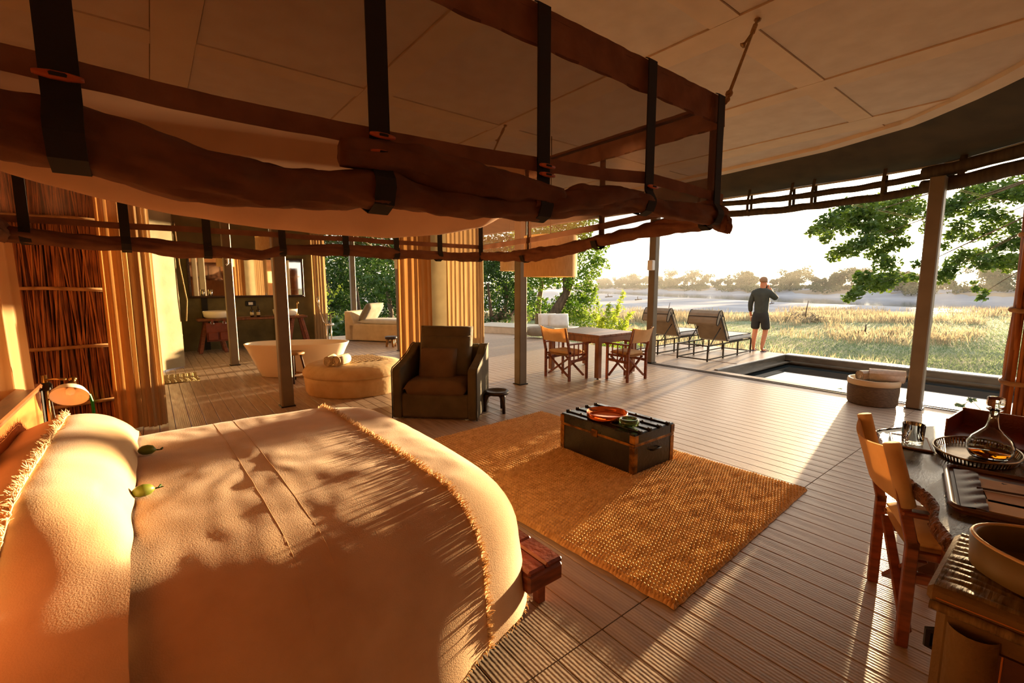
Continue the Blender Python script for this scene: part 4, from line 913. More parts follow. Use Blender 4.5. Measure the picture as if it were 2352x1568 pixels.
g = G(); g.cushion((-.06, -.02, .60), (.50, .46, .15), RX(1.22), n=16); ob('scatter_cushion', g, 'armchair_seat', t, smooth=True, weld=True)
# carved stool
t = thing('carved_stool', 'small dark carved three-legged stool on the deck beside the armchair', 'stool', (3.37, 4.58, 0), .3)
g = G(); g.lathe([(0, .215), (.1, .215), (.15, .23), (.155, .265), (.145, .272), (.11, .25), (0, .24)], 28); ob('seat', g, 'stool_wood', t, smooth=True)
for k in range(3):
    a = k * 2 * PI / 3 + .2; g = G(); c, s = math.cos(a), math.sin(a)
    g.tube([(.10 * c, .10 * s, .235), (.135 * c, .135 * s, .2), (.15 * c, .15 * s, .12), (.155 * c, .155 * s, 0)], [.045, .036, .024, .02], 8); ob('leg', g, 'stool_wood', t, smooth=True)
# ---------------------------------------------------------------- rug
t = thing('rug', 'chunky woven golden jute rug on the deck', 'rug', (2.85, 2.655, 0), math.radians(3))
LX, LY = 2.03, 2.95; NX, NY = 300, 520
def rugz(u, v):
    x, y = (u - .5) * LX, (v - .5) * LY; i = x / .034; j = y / .022; row = math.floor(i)
    h = abs(math.sin(PI * i)) ** .8 * (0.25 + .75 * abs(math.sin(PI * (j + .5 * (row % 2)))) ** .8)
    e = .012 * nz(v * 26, 0) ; ex = .008 * nz(u * 30, 4)
    ed = min(1, min(u, 1 - u) * NX / 3, min(v, 1 - v) * NY / 3)
    return (x + e * (abs(u - .5) * 2) ** 8, y + ex * (abs(v - .5) * 2) ** 8, .004 + (.006 + .020 * h + .006 * nz(x * 7, y * 18)) * ed)
g = G(); g.grid(rugz, NX, NY); ob('weave', g, 'rug', t, kind='stuff')
# ---------------------------------------------------------------- trunk
t = thing('trunk', 'old black travelling trunk with brass edges standing on the rug', 'trunk', (3.34, 2.66, 0.022))
SX, SY, SZ = .57, .86, .35
g = G(); g.cbox((0, 0, .125), (SX, SY, .25), .006); ob('body', g, 'trunk_body', t)
g = G(); g.cbox((0, 0, .30), (SX + .006, SY + .006, .095), .01); ob('lid', g, 'trunk_top', t)
g = G()
for s in (-1, 1): g.cbox((s * (SX / 2 + .002), 0, .25), (.008, SY, .022), .002)
for s in (-1, 1): g.cbox((0, s * (SY / 2 + .002), .25), (SX, .008, .022), .002)
ob('brass_band', g, 'trunk_brass', t)
for sx in (-1, 1):
    for sy in (-1, 1):
        g = G(); g.cbox((sx * (SX / 2 - .02), sy * (SY / 2 + .003), .12), (.05, .006, .23), .002); g.cbox((sx * (SX / 2 + .003), sy * (SY / 2 - .02), .12), (.006, .05, .23), .002)
        g.cbox((sx * (SX / 2 - .02), sy * (SY / 2 + .006), .30), (.05, .006, .07), .002); g.cbox((sx * (SX / 2 + .006), sy * (SY / 2 - .02), .30), (.006, .05, .07), .002); ob('corner_plate', g, 'trunk_brass', t)
for x in (-.2, -.065, .07, .205):
    g = G(); g.cbox((x, 0, .353), (.032, SY + .005, .014), .005); sl_ = ob('slat', g, 'trunk_top', t)
    g = G()
    for y in (-.41, -.25, -.08, .08, .25, .41): g.lathe([(.012, 0), (.010, .006), (0, .009)], 8, (x, y, .359))
    g.cbox((x, SY / 2 - .005, .35), (.034, .03, .03), .006); g.cbox((x, -SY / 2 + .005, .35), (.034, .03, .03), .006); ob('stud', g, 'metal_dark', sl_)
for s in (-1, 1):
    g = G(); g.tube([(-.06, s * (SY / 2 + .004), .17), (-.055, s * (SY / 2 + .028), .175), (0, s * (SY / 2 + .034), .178), (.055, s * (SY / 2 + .028), .175), (.06, s * (SY / 2 + .004), .17)], .009, 6); ob('handle', g, 'metal_dark', t, smooth=True)
g = G(); g.cbox((-SX / 2 - .006, 0, .255), (.012, .07, .07), .004); ob('lock', g, 'trunk_brass', t)
t = thing('copper_tray', 'round shiny copper tray on top of the trunk', 'tray', (3.24, 2.68, 0.383))
g = G(); g.lathe([(0, .0), (.178, .0), (.186, .012), (.188, .055), (.184, .056), (.18, .014), (.172, .008), (0, .006)], 48); ob('dish', g, 'copper', t, smooth=True)
g = G(); g.lathe([(.15, .0085), (.155, .011), (.16, .0085)], 48); g.F = [f for f in g.F if len(f) == 4]; ob('ring', g, 'copper', t, smooth=True)
t = thing('glass_bowl', 'small thick green-tinted glass bowl on the trunk beside the copper tray', 'bowl', (3.20, 2.40, 0.383))
g = G(); g.lathe([(0, 0), (.06, 0), (.085, .012), (.092, .035), (.082, .06), (.07, .064), (.06, .056), (.066, .035), (.055, .018), (0, .014)], 32); ob('bowl', g, 'glass_green', t, smooth=True)
g = G(); g.lathe([(0, .02), (.052, .022), (.06, .036), (0, .04)], 24); ob('contents', g, 'leaf_dark', t, smooth=True)
# ---------------------------------------------------------------- dining table and director's chairs
t = thing('dining_table', 'square teak dining table on the open deck', 'table', (6.37, 5.68, 0), math.radians(1))
for k in range(7):
    g = G(); g.cbox((-.53 + (k + .5) * 1.06 / 7, 0, .745), (1.06 / 7 - .004, 1.24, .035), .004); ob('top_plank', g, 'wood_table', t)
for sx in (-1, 1):
    g = G(); g.cbox((sx * .485, 0, .67), (.03, 1.1, .11), .004); ob('apron', g, 'wood_table', t)
for sy in (-1, 1):
    g = G(); g.cbox((0, sy * .58, .67), (.94, .03, .11), .004); ob('apron', g, 'wood_table', t)
for sx in (-1, 1):
    for sy in (-1, 1):
        g = G(); g.cbox((sx * .475, sy * .565, .377), (.09, .09, .71), .008); l_ = ob('leg', g, 'wood_table', t)
        g = G(); g.lathe([(.02, 0), (.022, .01), (.01, .014), (.01, .03)], 10, (sx * .475, sy * .565, 0)); ob('foot_glide', g, 'metal_black', l_)
def director(label, x, y, rz, w=.54, d=.42, roll_back=False, m='wood_red', group=None):
    t = thing('director_chair', label, 'chair', (x, y, 0), rz, group); hw, hd = w / 2, d / 2
    for s in (-1, 1):
        g = G(); g.bar((s * hw, -hd, 0), (s * hw, -hd, .50), .034, .045, (0, 1, 0), .004); g.bar((s * hw, -hd + .004, .46), (s * hw, -hd - .10, .90), .034, .042, (0, 1, 0), .004); ob('back_leg', g, m, t)
        g = G(); g.bar((s * hw, hd, 0), (s * hw, hd, .61), .034, .045, (0, 1, 0), .004); ob('front_leg', g, m, t)
        g = G(); g.cbox((s * hw, .015, .622), (.055, d + .13, .024), .006); ob('armrest', g, m, t)
        g = G(); g.bar((s * hw, -hd, .33), (s * hw, hd, .35), .026, .045, (0, 0, 1), .004); ob('side_rail', g, m, t)
        for k in range(3):
            yy_ = -hd + d * (k + 1) / 4; g = G(); g.bar((s * hw, yy_, .34), (s * hw, yy_, .615), .014, .018, (0, 1, 0)); ob('slat', g, m, t)
        g = G(); g.bar((s * (hw - .03), -hd + .01, .425), (s * (hw - .03), hd - .01, .425), .026, .034, (0, 0, 1), .004); ob('seat_rail', g, m, t)
    for yy_ in (-hd + .035, hd - .035):
        for s in (-1, 1):
            o_ = .016 * s; g = G(); g.bar((-s * (hw - .02), yy_ + o_, .06), (s * (hw - .04), yy_ + o_, .40), .024, .042, (0, 1, 0), .004); ob('cross_leg', g, m, t)
    g = G(); g.grid(lambda u, v: ((u - .5) * (w - .06), (v - .5) * (d - .03), .447 - .02 * math.sin(PI * u)), 12, 6); g.grid(lambda u, v: ((u - .5) * (w - .06), (v - .5) * (d - .03), .430 - .02 * math.sin(PI * u)), 12, 6); ob('seat_canvas', g, 'canvas_chair', t, smooth=True)
    g = G(); g.cushion((0, 0.0, .47), (w - .07, d, .06), n=12, p=8); ob('seat_cushion', g, 'canvas_chair', t, smooth=True, weld=True)
    g = G()
    def bk(off):
        return lambda u, v: ((u - .5) * (w + .05), -hd - .035 - .075 * (v * .9 + .1) - .055 * math.sin(PI * u) + off, .66 + .25 * v - .035 * math.sin(PI * u) * v)
    g.grid(bk(0), 14, 6); g.grid(bk(-.008), 14, 6); ob('back_canvas', g, 'canvas_chair', t, smooth=True)
    if roll_back:
        for s in (-1, 1):
            g = G(); g.tube([(s * hw, -hd - .03, .65), (s * hw, -hd - .105, .92)], .032, 10); ob('canvas_sleeve', g, 'canvas_chair', t, smooth=True)
    return t
director("canvas and wood director's chair facing the dining table with its back to the armchair", 5.60, 5.57, -PI / 2, .58, .42)
director("canvas and wood director's chair at the dining table, beside the post by the loungers", 6.33, 4.84, 0.04, .52, .42)
# ---------------------------------------------------------------- sun loungers
def lounger(label, x, y, rz=0.0):
    t = thing('sun_lounger', label, 'sun lounger', (x, y, 0), rz); m = 'metal_dark'; L, Wd, H = 2.15, .68, .33
    fr = G()
    for z in (.04, H):
        for s in (-1, 1): fr.bar((0, s * Wd / 2, z), (L, s * Wd / 2, z), .026, .026)
        for xx in (0, L): fr.bar((xx, -Wd / 2, z), (xx, Wd / 2, z), .026, .026)
    ob('frame', fr, m, t)
    for s in (-1, 1):
        for xx in (0, .72, 1.44, L): g = G(); g.bar((xx, s * Wd / 2, 0.0), (xx, s * Wd / 2, H), .026, .026, (0, 1, 0)); ob('leg', g, m, t)
    hx, an = .95, math.radians(57); bl = .72; ux, uz = -math.cos(an), math.sin(an)
    for s in (-1, 1): g = G(); g.tube([(.28, s * .26, H), (hx + ux * bl * .55, s * .26, H + .03 + uz * bl * .55)], .011, 6); ob('back_stay', g, m, t)
    R = RY(an); 
    g = G(); g.cbox((hx + ux * bl / 2, 0, H + .06 + uz * bl / 2), (bl, Wd - .02, .11), .035, R); o = soft(ob('back_cushion', g, 'cushion_grey', t), .012)
    for s in (-1, 1):
        for off in (-.05, .05):
            nx, nz_ = uz, -ux
            g = G(); g.tube([(hx + nx * off, s * (Wd / 2 - .01), H + .06 + nz_ * off), (hx + ux * bl + nx * off, s * (Wd / 2 - .01), H + .06 + uz * bl + nz_ * off)], .010, 6); ob('piping', g, 'piping_dark', o, smooth=True)
    g = G(); g.cbox((hx + (L - hx) / 2 + .02, 0, H + .075), (L - hx, Wd, .12), .035); o = soft(ob('seat_cushion', g, 'cushion_top', t), .012)
    for z in (.02, .13):
        g = G(); c_ = Wd / 2 - .01; g.tube([(hx + .06, -c_, H + z), (L, -c_, H + z), (L + .01, 0, H + z), (L, c_, H + z), (hx + .06, c_, H + z)], .009, 6); ob('piping', g, 'piping_dark', o, smooth=True)
    tx, tz = hx + ux * bl, H + .06 + uz * bl
    P = [(.06, -.08), (.05, .02), (0, .065), (-.07, .06), (-.13, 0), (-.19, -.13), (-.21, -.23), (-.16, -.26), (-.10, -.22), (-.05, -.11)]
    M = Matrix(((1, 0, 0, tx), (0, 0, -1, 0), (0, 1, 0, tz), (0, 0, 0, 1)))
    g = G(); g.prism(P, -Wd / 2 + .01, Wd / 2 - .01, M); o = soft(ob('head_bolster', g, 'cushion_grey', t), .02, 2)
    for s in (-1, 1): g = G(); g.tube([M @ Vector((a, b, s * (Wd / 2 - .008))) for a, b in P + P[:1]], .009, 5); ob('piping', g, 'piping_dark', o, smooth=True)
    g = G(); g.tube([M @ Vector((-.165, -.07, k * (Wd / 2 - .01))) for k in (-1, 0, 1)], .009, 5); ob('piping', g, 'piping_dark', o, smooth=True)
lounger('grey cushioned steel sun lounger next to the standing man and the pool', 9.08, 5.22, .04)
lounger('grey cushioned steel sun lounger partly behind the post and dining chair', 9.12, 6.45, .04)
# ---------------------------------------------------------------- towel basket
t = thing('basket', 'round brown wicker basket with a pale rim beside the post', 'basket', (7.62, 1.72, 0))
g = G(); g.lathe([(.26, 0), (.275, .02), (.285, .2), (.28, .30), (.268, .30), (.268, .04), (0, .04)], 48, fn=lambda a, z: 1 + .006 * math.sin(a * 40 + z * 90)); ob('weave', g, 'wicker', t, smooth=True)
g = G(); g.lathe([(.268, .27), (.287, .27), (.291, .315), (.285, .345), (.262, .345), (.262, .27)], 48); g.F = [f for f in g.F if len(f) == 4]; ob('rim', g, 'basket_rim', t, smooth=True)
towel_roll('rolled_towel', 'white rolled towel lying low in the wicker basket', (7.72, 1.78, .28), 1.0, .08, .34, 'towel_white')
towel_roll('rolled_towel', 'white rolled towel leaning up over the rim of the wicker basket', (7.68, 1.60, .31), .3, .09, .38, 'towel_white', tilt=-.3)
# ---------------------------------------------------------------- standing man
def skinbody(name, par, verts, edges, radii, m, sub=2, root=0):
    me = bpy.data.meshes.new(name); me.from_pydata([Vector(v) for v in verts], edges, []); o = bpy.data.objects.new(name, me); COL.objects.link(o)
    o.modifiers.new('skin', 'SKIN'); 
    for i, r in enumerate(radii):
        sv = me.skin_vertices[0].data[i]; sv.radius = (r if hasattr(r, '__len__') else (r, r)); sv.use_root = (i == root)
    s = o.modifiers.new('sub', 'SUBSURF'); s.levels = sub; s.render_levels = sub
    dg = bpy.context.evaluated_depsgraph_get(); ev = o.evaluated_get(dg); nm = bpy.data.meshes.new_from_object(ev); nm.name = name
    bpy.data.objects.remove(o); nm.materials.clear(); nm.materials.append(MATS[m]); nm.polygons.foreach_set('use_smooth', [True] * len(nm.polygons))
    r = bpy.data.objects.new(name, nm); COL.objects.link(r); r.parent = par; return r
# local frame: the man faces +y (out over the river); x to his right
man = thing('person', 'man in dark shirt, shorts and cap standing at the deck edge drinking', 'person', (11.58, 4.92, 0), AZ - PI / 2 - .85)
Vb = [(0, 0, .93), (0, .0, 1.08), (0, -.01, 1.28), (0, -.01, 1.42), (0, .01, 1.50), (0, .025, 1.56), (0, .035, 1.66), (0, .03, 1.74),
      (-.10, 0, .88), (-.11, .02, .50), (-.12, -.03, .27), (-.115, -.02, .08), (-.13, .04, .03), (-.14, .14, .02),
      (.10, 0, .88), (.12, .03, .50), (.10, -.02, .27), (.085, -.05, .08), (.10, .01, .03), (.13, .12, .02),
      (-.17, -.01, 1.41), (-.24, -.03, 1.16), (-.25, .03, .92), (-.24, .06, .84),
      (.17, .0, 1.41), (.23, .25, 1.27), (.12, .20, 1.47), (.09, .19, 1.54)]
Eb = [(0, 1), (1, 2), (2, 3), (3, 4), (4, 5), (5, 6), (6, 7), (0, 8), (8, 9), (9, 10), (10, 11), (11, 12), (12, 13), (0, 14), (14, 15), (15, 16), (16, 17), (17, 18), (18, 19), (3, 20), (20, 21), (21, 22), (22, 23), (3, 24), (24, 25), (25, 26), (26, 27)]
Rb = [(.12, .09), (.11, .08), (.12, .08), (.085, .065), .05, (.07, .08), (.078, .095), (.06, .075), (.09, .09), .062, .056, .034, (.045, .03), (.038, .015), (.09, .09), .062, .056, .034, (.045, .03), (.038, .015), .045, .04, .033, .036, .045, .042, .035, .036]
skinbody('body', man, Vb, Eb, Rb, 'skin')
for (wx, wy, wz, dirs) in ((-.24, .06, .83, [(-.02, .01, -1), (-.008, .02, -1), (.006, .03, -1), (.02, .04, -1), (.0, .5, -.6)]), (.085, .19, 1.55, [(-1, -.1, .1), (-1, -.1, .35), (-1, -.1, .6), (-.9, -.1, .8), (-.3, -.6, .5)])):
    Vh = [(wx, wy, wz)]; Eh = []; Rh = [.026]
    for k, d in enumerate(dirs):
        d = Vector(d).normalized(); ln = (.085, .095, .09, .075, .06)[k]; b = Vector((wx, wy, wz)) + d * .03 + Vector((0, (k - 1.5) * .017 if k < 4 else .015, (k - 1.5) * .012 if dirs[0][0] < -.5 and k < 4 else 0))
        c = Vector((0.012 if dirs[0][0] < -.5 else .0, .02, 0)); i = len(Vh); Vh += [b, b + d * ln * .5, b + d * ln * .95 + c]; Rh += [.011, .0095, .008]; Eh += [(0, i), (i, i + 1), (i + 1, i + 2)]
    skinbody('hand', man, Vh, Eh, Rh, 'skin', 1)
Vs = [(0, 0, .80), (0, 0, 1.08), (0, -.01, 1.28), (0, -.01, 1.42), (0, 0.005, 1.545), (-.18, -.01, 1.41), (-.245, -.03, 1.16), (-.25, .025, .94), (.18, 0, 1.41), (.235, .255, 1.27), (.135, .205, 1.44)]
Es = [(0, 1), (1, 2), (2, 3), (3, 4), (3, 5), (5, 6), (6, 7), (3, 8), (8, 9), (9, 10)]
skinbody('shirt', man, Vs, Es, [(.175, .13), (.168, .127), (.18, .13), (.14, .11), (.062, .062), .083, .066, .05, .083, .07, .052], 'shirt')
Vp = [(0, 0, 1.06), (0, 0, .90), (-.10, 0, .80), (-.115, .02, .62), (-.12, .02, .52), (.10, 0, .80), (.115, .02, .62), (.12, .025, .52)]
skinbody('shorts', man, Vp, [(0, 1), (1, 2), (2, 3), (3, 4), (1, 5), (5, 6), (6, 7)], [(.155, .115), (.165, .12), (.115, .115), (.112, .11), (.11, .105), (.115, .115), (.112, .11), (.11, .105)], 'shorts')
g = G(); g.lathe([(.094, 0), (.102, .02), (.098, .07), (.07, .115), (.03, .13), (0, .133)], 20, (0, .03, 1.675), sx=.88, sy=1.05); ob('cap', g, 'cap', man, smooth=True)
g = G(); g.grid(lambda u, v: ((u - .5) * .15, .12 + .09 * v * (1 - .5 * (2 * u - 1) ** 2), 1.69 - .02 * v - .015 * (2 * u - 1) ** 2), 8, 5); g.grid(lambda u, v: ((u - .5) * .15, .12 + .09 * v * (1 - .5 * (2 * u - 1) ** 2), 1.683 - .02 * v - .015 * (2 * u - 1) ** 2), 8, 5); ob('cap_peak', g, 'cap', man, smooth=True)
for s, yb in ((-1, .05), (1, .03)):
    g = G(); g.cbox((s * .135 - (0 if s < 0 else .02), yb + .02, .008), (.10, .28, .016), .007); ob('sandal', g, 'sandal', man)
    g = G(); g.tube([(s * .13 - .05, yb + .03, .02), (s * .13, yb + .07, .058), (s * .13 + .045, yb + .03, .02)], .009, 5); ob('sandal_strap', g, 'sandal', man)
for s in (-1, 1): g = G(); g.lathe([(0, 0), (.016, .004), (.018, .02), (.012, .05), (0, .055)], 8, (s * .082, .02, 1.60), sx=.5); ob('ear', g, 'skin', man, smooth=True)
g = G(); g.tube([(0, .115, 1.63), (0, .135, 1.60), (0, .118, 1.59)], [.008, .016, .012], 6); ob('nose', g, 'skin', man, smooth=True)
g = G(); g.lathe([(0, 0), (.028, .002), (.032, .085), (.028, .085), (.025, .01), (0, .01)], 16); o = ob('cup', g, 'metal_black', smooth=True)
o.parent = None; M_ = man.matrix_basis
bpy.context.view_layer.update(); o.location = man.matrix_world @ Vector((.02, .155, 1.53)); tag(o, 'dark cup held to the mouth by the standing man', 'cup')
# ---------------------------------------------------------------- desk with live edge
EDGE = [(3.50, 0.62), (3.30, 0.70), (3.22, 0.675), (3.05, 0.62), (2.9, 0.575), (2.8, 0.54), (2.70, 0.49), (2.6, 0.435), (2.5, 0.37), (2.42, 0.32), (2.33, 0.285), (2.25, 0.275), (2.19, 0.265), (2.13, 0.24), (2.06, 0.205), (1.99, 0.16)]
desk = thing('desk', 'dark live-edge wooden slab desk with a rough bark rim', 'desk', (2.8, 0.1, 0))
def spl(P, n=6):
    out = []
    for i in range(len(P) - 1):
        p0, p1, p2, p3 = P[max(0, i - 1)], P[i], P[i + 1], P[min(len(P) - 1, i + 2)]
        for k in range(n):
            t = k / n; out.append(tuple(.5 * ((2 * p1[j]) + (-p0[j] + p2[j]) * t + (2 * p0[j] - 5 * p1[j] + 4 * p2[j] - p3[j]) * t * t + (-p0[j] + 3 * p1[j] - 3 * p2[j] + p3[j]) * t ** 3) for j in (0, 1)))
    return out + [P[-1]]
E2 = spl(EDGE)
g = G(); g.prism(E2 + [(1.99, -.6), (3.95, -.6), (3.86, .42)], .70, .75); ob('slab', world(g, desk), 'desk_top', desk)
E3 = spl(EDGE, 26); nE = len(E3)
def bark(u, v):
    i = u * (nE - 1); a = int(min(nE - 2, i)); f = i - a; x = E3[a][0] * (1 - f) + E3[a + 1][0] * f; y = E3[a][1] * (1 - f) + E3[a + 1][1] * f
    dx, dy = E3[a + 1][0] - E3[a][0], E3[a + 1][1] - E3[a][1]; L = math.hypot(dx, dy) or 1; nx, ny = -dy / L, dx / L
    if ny < 0: nx, ny = -nx, -ny
    an = PI * v; rr = .014 + .008 * nz(u * 130, v * 4) + .004 * nz(u * 400, v * 9)
    return (x + nx * (rr * 1.4 * math.sin(an)), y + ny * rr * 1.4 * math.sin(an), .722 + .033 * math.cos(an) + .004 * nz(u * 90, v * 5, 3))
g = G(); g.grid(bark, nE, 9); ob('bark_edge', world(g, desk), 'bark', desk)
for (x, y) in ((3.35, -.45), (2.1, -.45), (3.3, .42), (2.12, .02)):
    g = G(); g.cbox((x, y, .35), (.09, .09, .7), .012); ob('leg', world(g, desk), 'wood_dark', desk)
director("canvas director's chair with a rolled canvas back standing at the desk", 2.745 + .423 * .22, .485 - .906 * .22, math.atan2(-.906, .423) - PI / 2, .50, .44, True)
ZD = .7505
t = thing('leather_coaster', 'square brown leather coaster under the tumbler on the desk', 'coaster', (3.17, .53, ZD), .25)
g = G(); g.cbox((0, 0, .005), (.27, .17, .01), .004); ob('pad', g, 'leather_brown', t)
g = G(); g.tube([(-.125, -.075, .0105), (.125, -.075, .0105), (.125, .075, .0105), (-.125, .075, .0105), (-.125, -.075, .0105)], .0015, 4); ob('stitching', g, 'stitch', t)
for (x, y, z, sc, lb) in ((3.15, .52, ZD + .011, 1.1, 'cut-glass tumbler standing on the leather coaster'),):
    g = G(); r = .042 * sc; fn_ = (lambda a, z_: 1 + .04 * abs(math.sin(a * 9)) if z_ < .05 else 1)
    g.lathe([(0, 0), (r * .93, 0), (r * .95, .006), (r * 1.05, .105), (r * .99, .105), (r * .88, .02), (0, .016)], 54, fn=fn_); o = ob('tumbler', g, 'glass', smooth=True); o.location = (x, y, z); tag(o, lb, 'glass')
t = thing('silver_tray', 'round pierced silver tray under the decanter on the desk', 'tray', (3.18, .28, ZD), 0)
g = G(); g.lathe([(0, 0), (.175, 0), (.185, .004), (.187, .006), (.175, .008), (0, .006)], 64, sx=1.18, sy=.78); ob('plate', g, 'silver_tray', t, smooth=True)
for k in range(72):
    a = 2 * PI * k / 72
    if k % 12 == 0: g = G()
    c, s = math.cos(a), math.sin(a); g.bar((.186 * c * 1.18, .186 * s * .78, .004), (.2 * c * 1.18, .2 * s * .78, .035), .006, .003)
    if k % 12 == 11: ob('gallery', g, 'silver_tray', t)
g = G(); g.tube([(.202 * math.cos(a) * 1.18, .202 * math.sin(a) * .78, .037) for a in [2 * PI * k / 64 for k in range(65)]], .005, 6); ob('rim', g, 'silver_tray', t, smooth=True)
t = thing('decanter', 'glass decanter with stopper and a little whisky on the silver tray', 'decanter', (3.16, .235, ZD + .009))
g = G(); fl = lambda a, z: 1 + (.02 * math.cos(a * 10) if .02 < z < .2 else 0)
g.lathe([(0, 0), (.056, 0), (.068, .008), (.084, .04), (.085, .075), (.070, .108), (.044, .135), (.027, .155), (.019, .19), (.017, .235), (.03, .245), (.03, .25), (.014, .25), (.014, .2), (.022, .157), (.039, .135), (.065, .107), (.080, .074), (.079, .04), (.064, .012), (0, .008)], 40, fn=fl); ob('body', g, 'glass', t, smooth=True)
g = G(); g.lathe([(0, .009), (.062, .013), (.0775, .038), (0, .040)], 32); ob('whisky', g, 'whisky', t, smooth=True)
g = G(); g.lathe([(0, .215), (.012, .22), (.0135, .25), (.013, .258), (.03, .262), (.032, .268), (.032, .30), (.028, .306), (0, .308)], 16); ob('stopper', g, 'glass', t, smooth=True)
# red leather desk box
t = thing('leather_box', 'low open red leather desk box behind the decanter', 'box', (3.63, .12, ZD), -.06)
g = G(); g.cbox((0, 0, .006), (.36, .62, .012), .003); ob('base', g, 'leather_red', t)
g = G(); g.cbox((.175, 0, .06), (.012, .62, .11), .003); ob('side', g, 'leather_red', t)
g = G(); g.cbox((0, .305, .055), (.36, .012, .10), .003); ob('side', g, 'leather_red', t)
g = G(); g.cbox((-.02, -.14, .075), (.30, .012, .15), .003); pn = ob('divider', g, 'leather_red', t)
g = G(); g.tube([(-.06, -.147, .1), (-.03, -.149, .085), (.03, -.149, .085), (.06, -.147, .1)], .014, 8); ob('handle_slot', g, 'metal_black', pn, smooth=True)
# stationery tray
t = thing('stationery_tray', 'dark leather stationery tray with rounded corners on the desk', 'tray', (2.62, .10, ZD), .18)
def rrect(hx, hy, r, n=6):
    P = []
    for cx, cy, a0 in ((hx - r, hy - r, 0), (-hx + r, hy - r, PI / 2), (-hx + r, -hy + r, PI), (hx - r, -hy + r, 1.5 * PI)):
        for k in range(n + 1): a = a0 + PI / 2 * k / n; P.append((cx + r * math.cos(a), cy + r * math.sin(a)))
    return P
RR = rrect(.27, .20, .04)
g = G(); g.prism(RR, 0, .012); ob('base', g, 'leather_brown', t)
g = G(); g.tube([(x, y, .018) for x, y in RR + RR[:1]], .011, 8); ob('rim', g, 'leather_brown', t, smooth=True)
g = G(); g.grid(lambda u, v: (-.235 + .47 * v, .10 + .075 * u, .018 + .010 * abs(math.sin(v * 16 + u * 3)) * (1 - u)), 8, 60); ob('gathered_pocket', g, 'leather_brown', t, smooth=True)
for (x, y, rz, sx, sy, m, lb) in ((2.69, .19, .22, .16, .115, 'card', 'tan writing card printed with a tiny dark bird in the stationery tray'), (2.55, .155, .2, .12, .055, 'card', 'narrow tan card strip in the stationery tray'), (2.45, .145, .2, .13, .12, 'card_cream', 'cream envelope in the stationery tray nearest the cabinet')):
    t = thing('writing_card', lb, 'card', (x, y, ZD + .013), rz); g = G(); g.box((0, -.03, .003), (sx, sy + .06, .006)); ob('sheet', g, m, t)
    if m == 'card':
        if sx > .14:
            g = G(); g.prism([(.05, -.05), (.06, -.045), (.07, -.05), (.062, -.055), (.066, -.065), (.056, -.058)], .0061, .0066); ob('printed_bird', g, 'metal_black', t)
g = G(); g.tube([(0, 0, .004), (.0, -.15, .004), (0, -.165, .004)], [.004, .004, .0008], 6); o = ob('pencil', g, 'pencil'); o.location = (2.60, .215, ZD + .022); o.rotation_euler = (0, 0, .35); tag(o, 'dark pencil lying across the stationery tray', 'pencil')
# ---------------------------------------------------------------- canvas cabinet
t = thing('canvas_cabinet', 'olive canvas-covered cabinet with stitched pockets beside the desk', 'cabinet', (1.80, -.2, 0))
g = G(); g.cbox((0, 0, .385), (.38, .76, .76), .02); ob('body', g, 'canvas_cabinet', t)
g = G(); g.cbox((0, 0, .775), (.42, .80, .05), .012); ob('lid', g, 'canvas_cabinet', t)
g = G(); g.grid(lambda u, v: (-.205 + .41 * v, .17 + .215 * u, .802 + .007 * abs(math.sin(v * 34 + 1.6 * nz(v * 9, u * 2) + .6 * math.sin(u * 6))) * (.3 + .7 * math.sin(PI * min(1, u * 1.05)))), 16, 90); ob('gathered_edge', g, 'canvas_wrinkle', t, smooth=True)
g = G(); g.grid(lambda u, v: (-.208 - .012 + .012 * math.cos(v * 2 * PI), .39 - .80 * u, .752 + .012 * math.sin(2 * PI * v)), 3, 10, cv=True); ob('lid_piping', g, 'canvas_wrinkle', t, smooth=True)
g = G(); g.grid(lambda u, v: (-.195 - .04 * math.sin(PI * u) ** .6, .355 - .10 * u, .02 + .69 * v), 14, 2); ob('corner_sleeve', g, 'canvas_cabinet', t, smooth=True)
g = G(); g.box((-.194, .18, .35), (.012, .16, .66)); ob('flap', g, 'leather_brown', t)
for y in (.25, .11, .262):
    g = G(); g.tube([(-.202, y, .03), (-.202, y, .68)], .0018, 4); ob('stitching', g, 'stitch', t)
for z in (.77, .76): g = G(); g.tube([(-.2115, .38, z), (-.2115, -.38, z)], .0015, 4); ob('stitching', g, 'stitch', t)
g = G(); g.tube([(.0, .385, .5), (0, .41, .5), (0, .41, .55), (0, .385, .56)], .012, 6); ob('toggle', g, 'metal_black', t)
tx_, ty_ = 1.83, -.11
t = thing('oval_tray', 'oval olive leather tray with a tall stitched wall on the canvas cabinet', 'tray', (tx_, ty_, .811), 0)
def ov(r): return [(r[0] * math.cos(a) , r[1] * math.sin(a)) for a in [2 * PI * k / 56 for k in range(56)]]
g = G(); g.prism(ov((.165, .255)), 0, .008); ob('base', g, 'leather_tray', t)
g = G(); g.lathe([(1, 0), (1.02, .082), (.98, .086), (.96, .082), (.95, .008)], 56, sx=.17, sy=.26); g.F = [f for f in g.F if len(f) == 4]; ob('wall', g, 'leather_tray', t, smooth=True)
g = G(); g.tube([(.168 * math.cos(a), .258 * math.sin(a), .085) for a in [2 * PI * k / 56 for k in range(57)]], .005, 6); ob('rim', g, 'card_cream', t, smooth=True)
t = thing('wooden_canister', 'low round canister with a wooden lid inside the oval tray', 'canister', (1.885, -.08, .821))
g = G(); g.lathe([(.092, 0), (.095, .01), (.095, .075), (0, .075)], 40); ob('body', g, 'leather_tray', t, smooth=True)
g = G(); g.lathe([(.096, .072), (.098, .078), (.096, .088), (.09, .09), (0, .09)], 40); ob('lid', g, 'wood_lid', t, smooth=True)
t = thing('steel_tongs', 'short shiny steel tongs lying in the oval tray', 'tongs', (1.75, -.10, .822), .4)
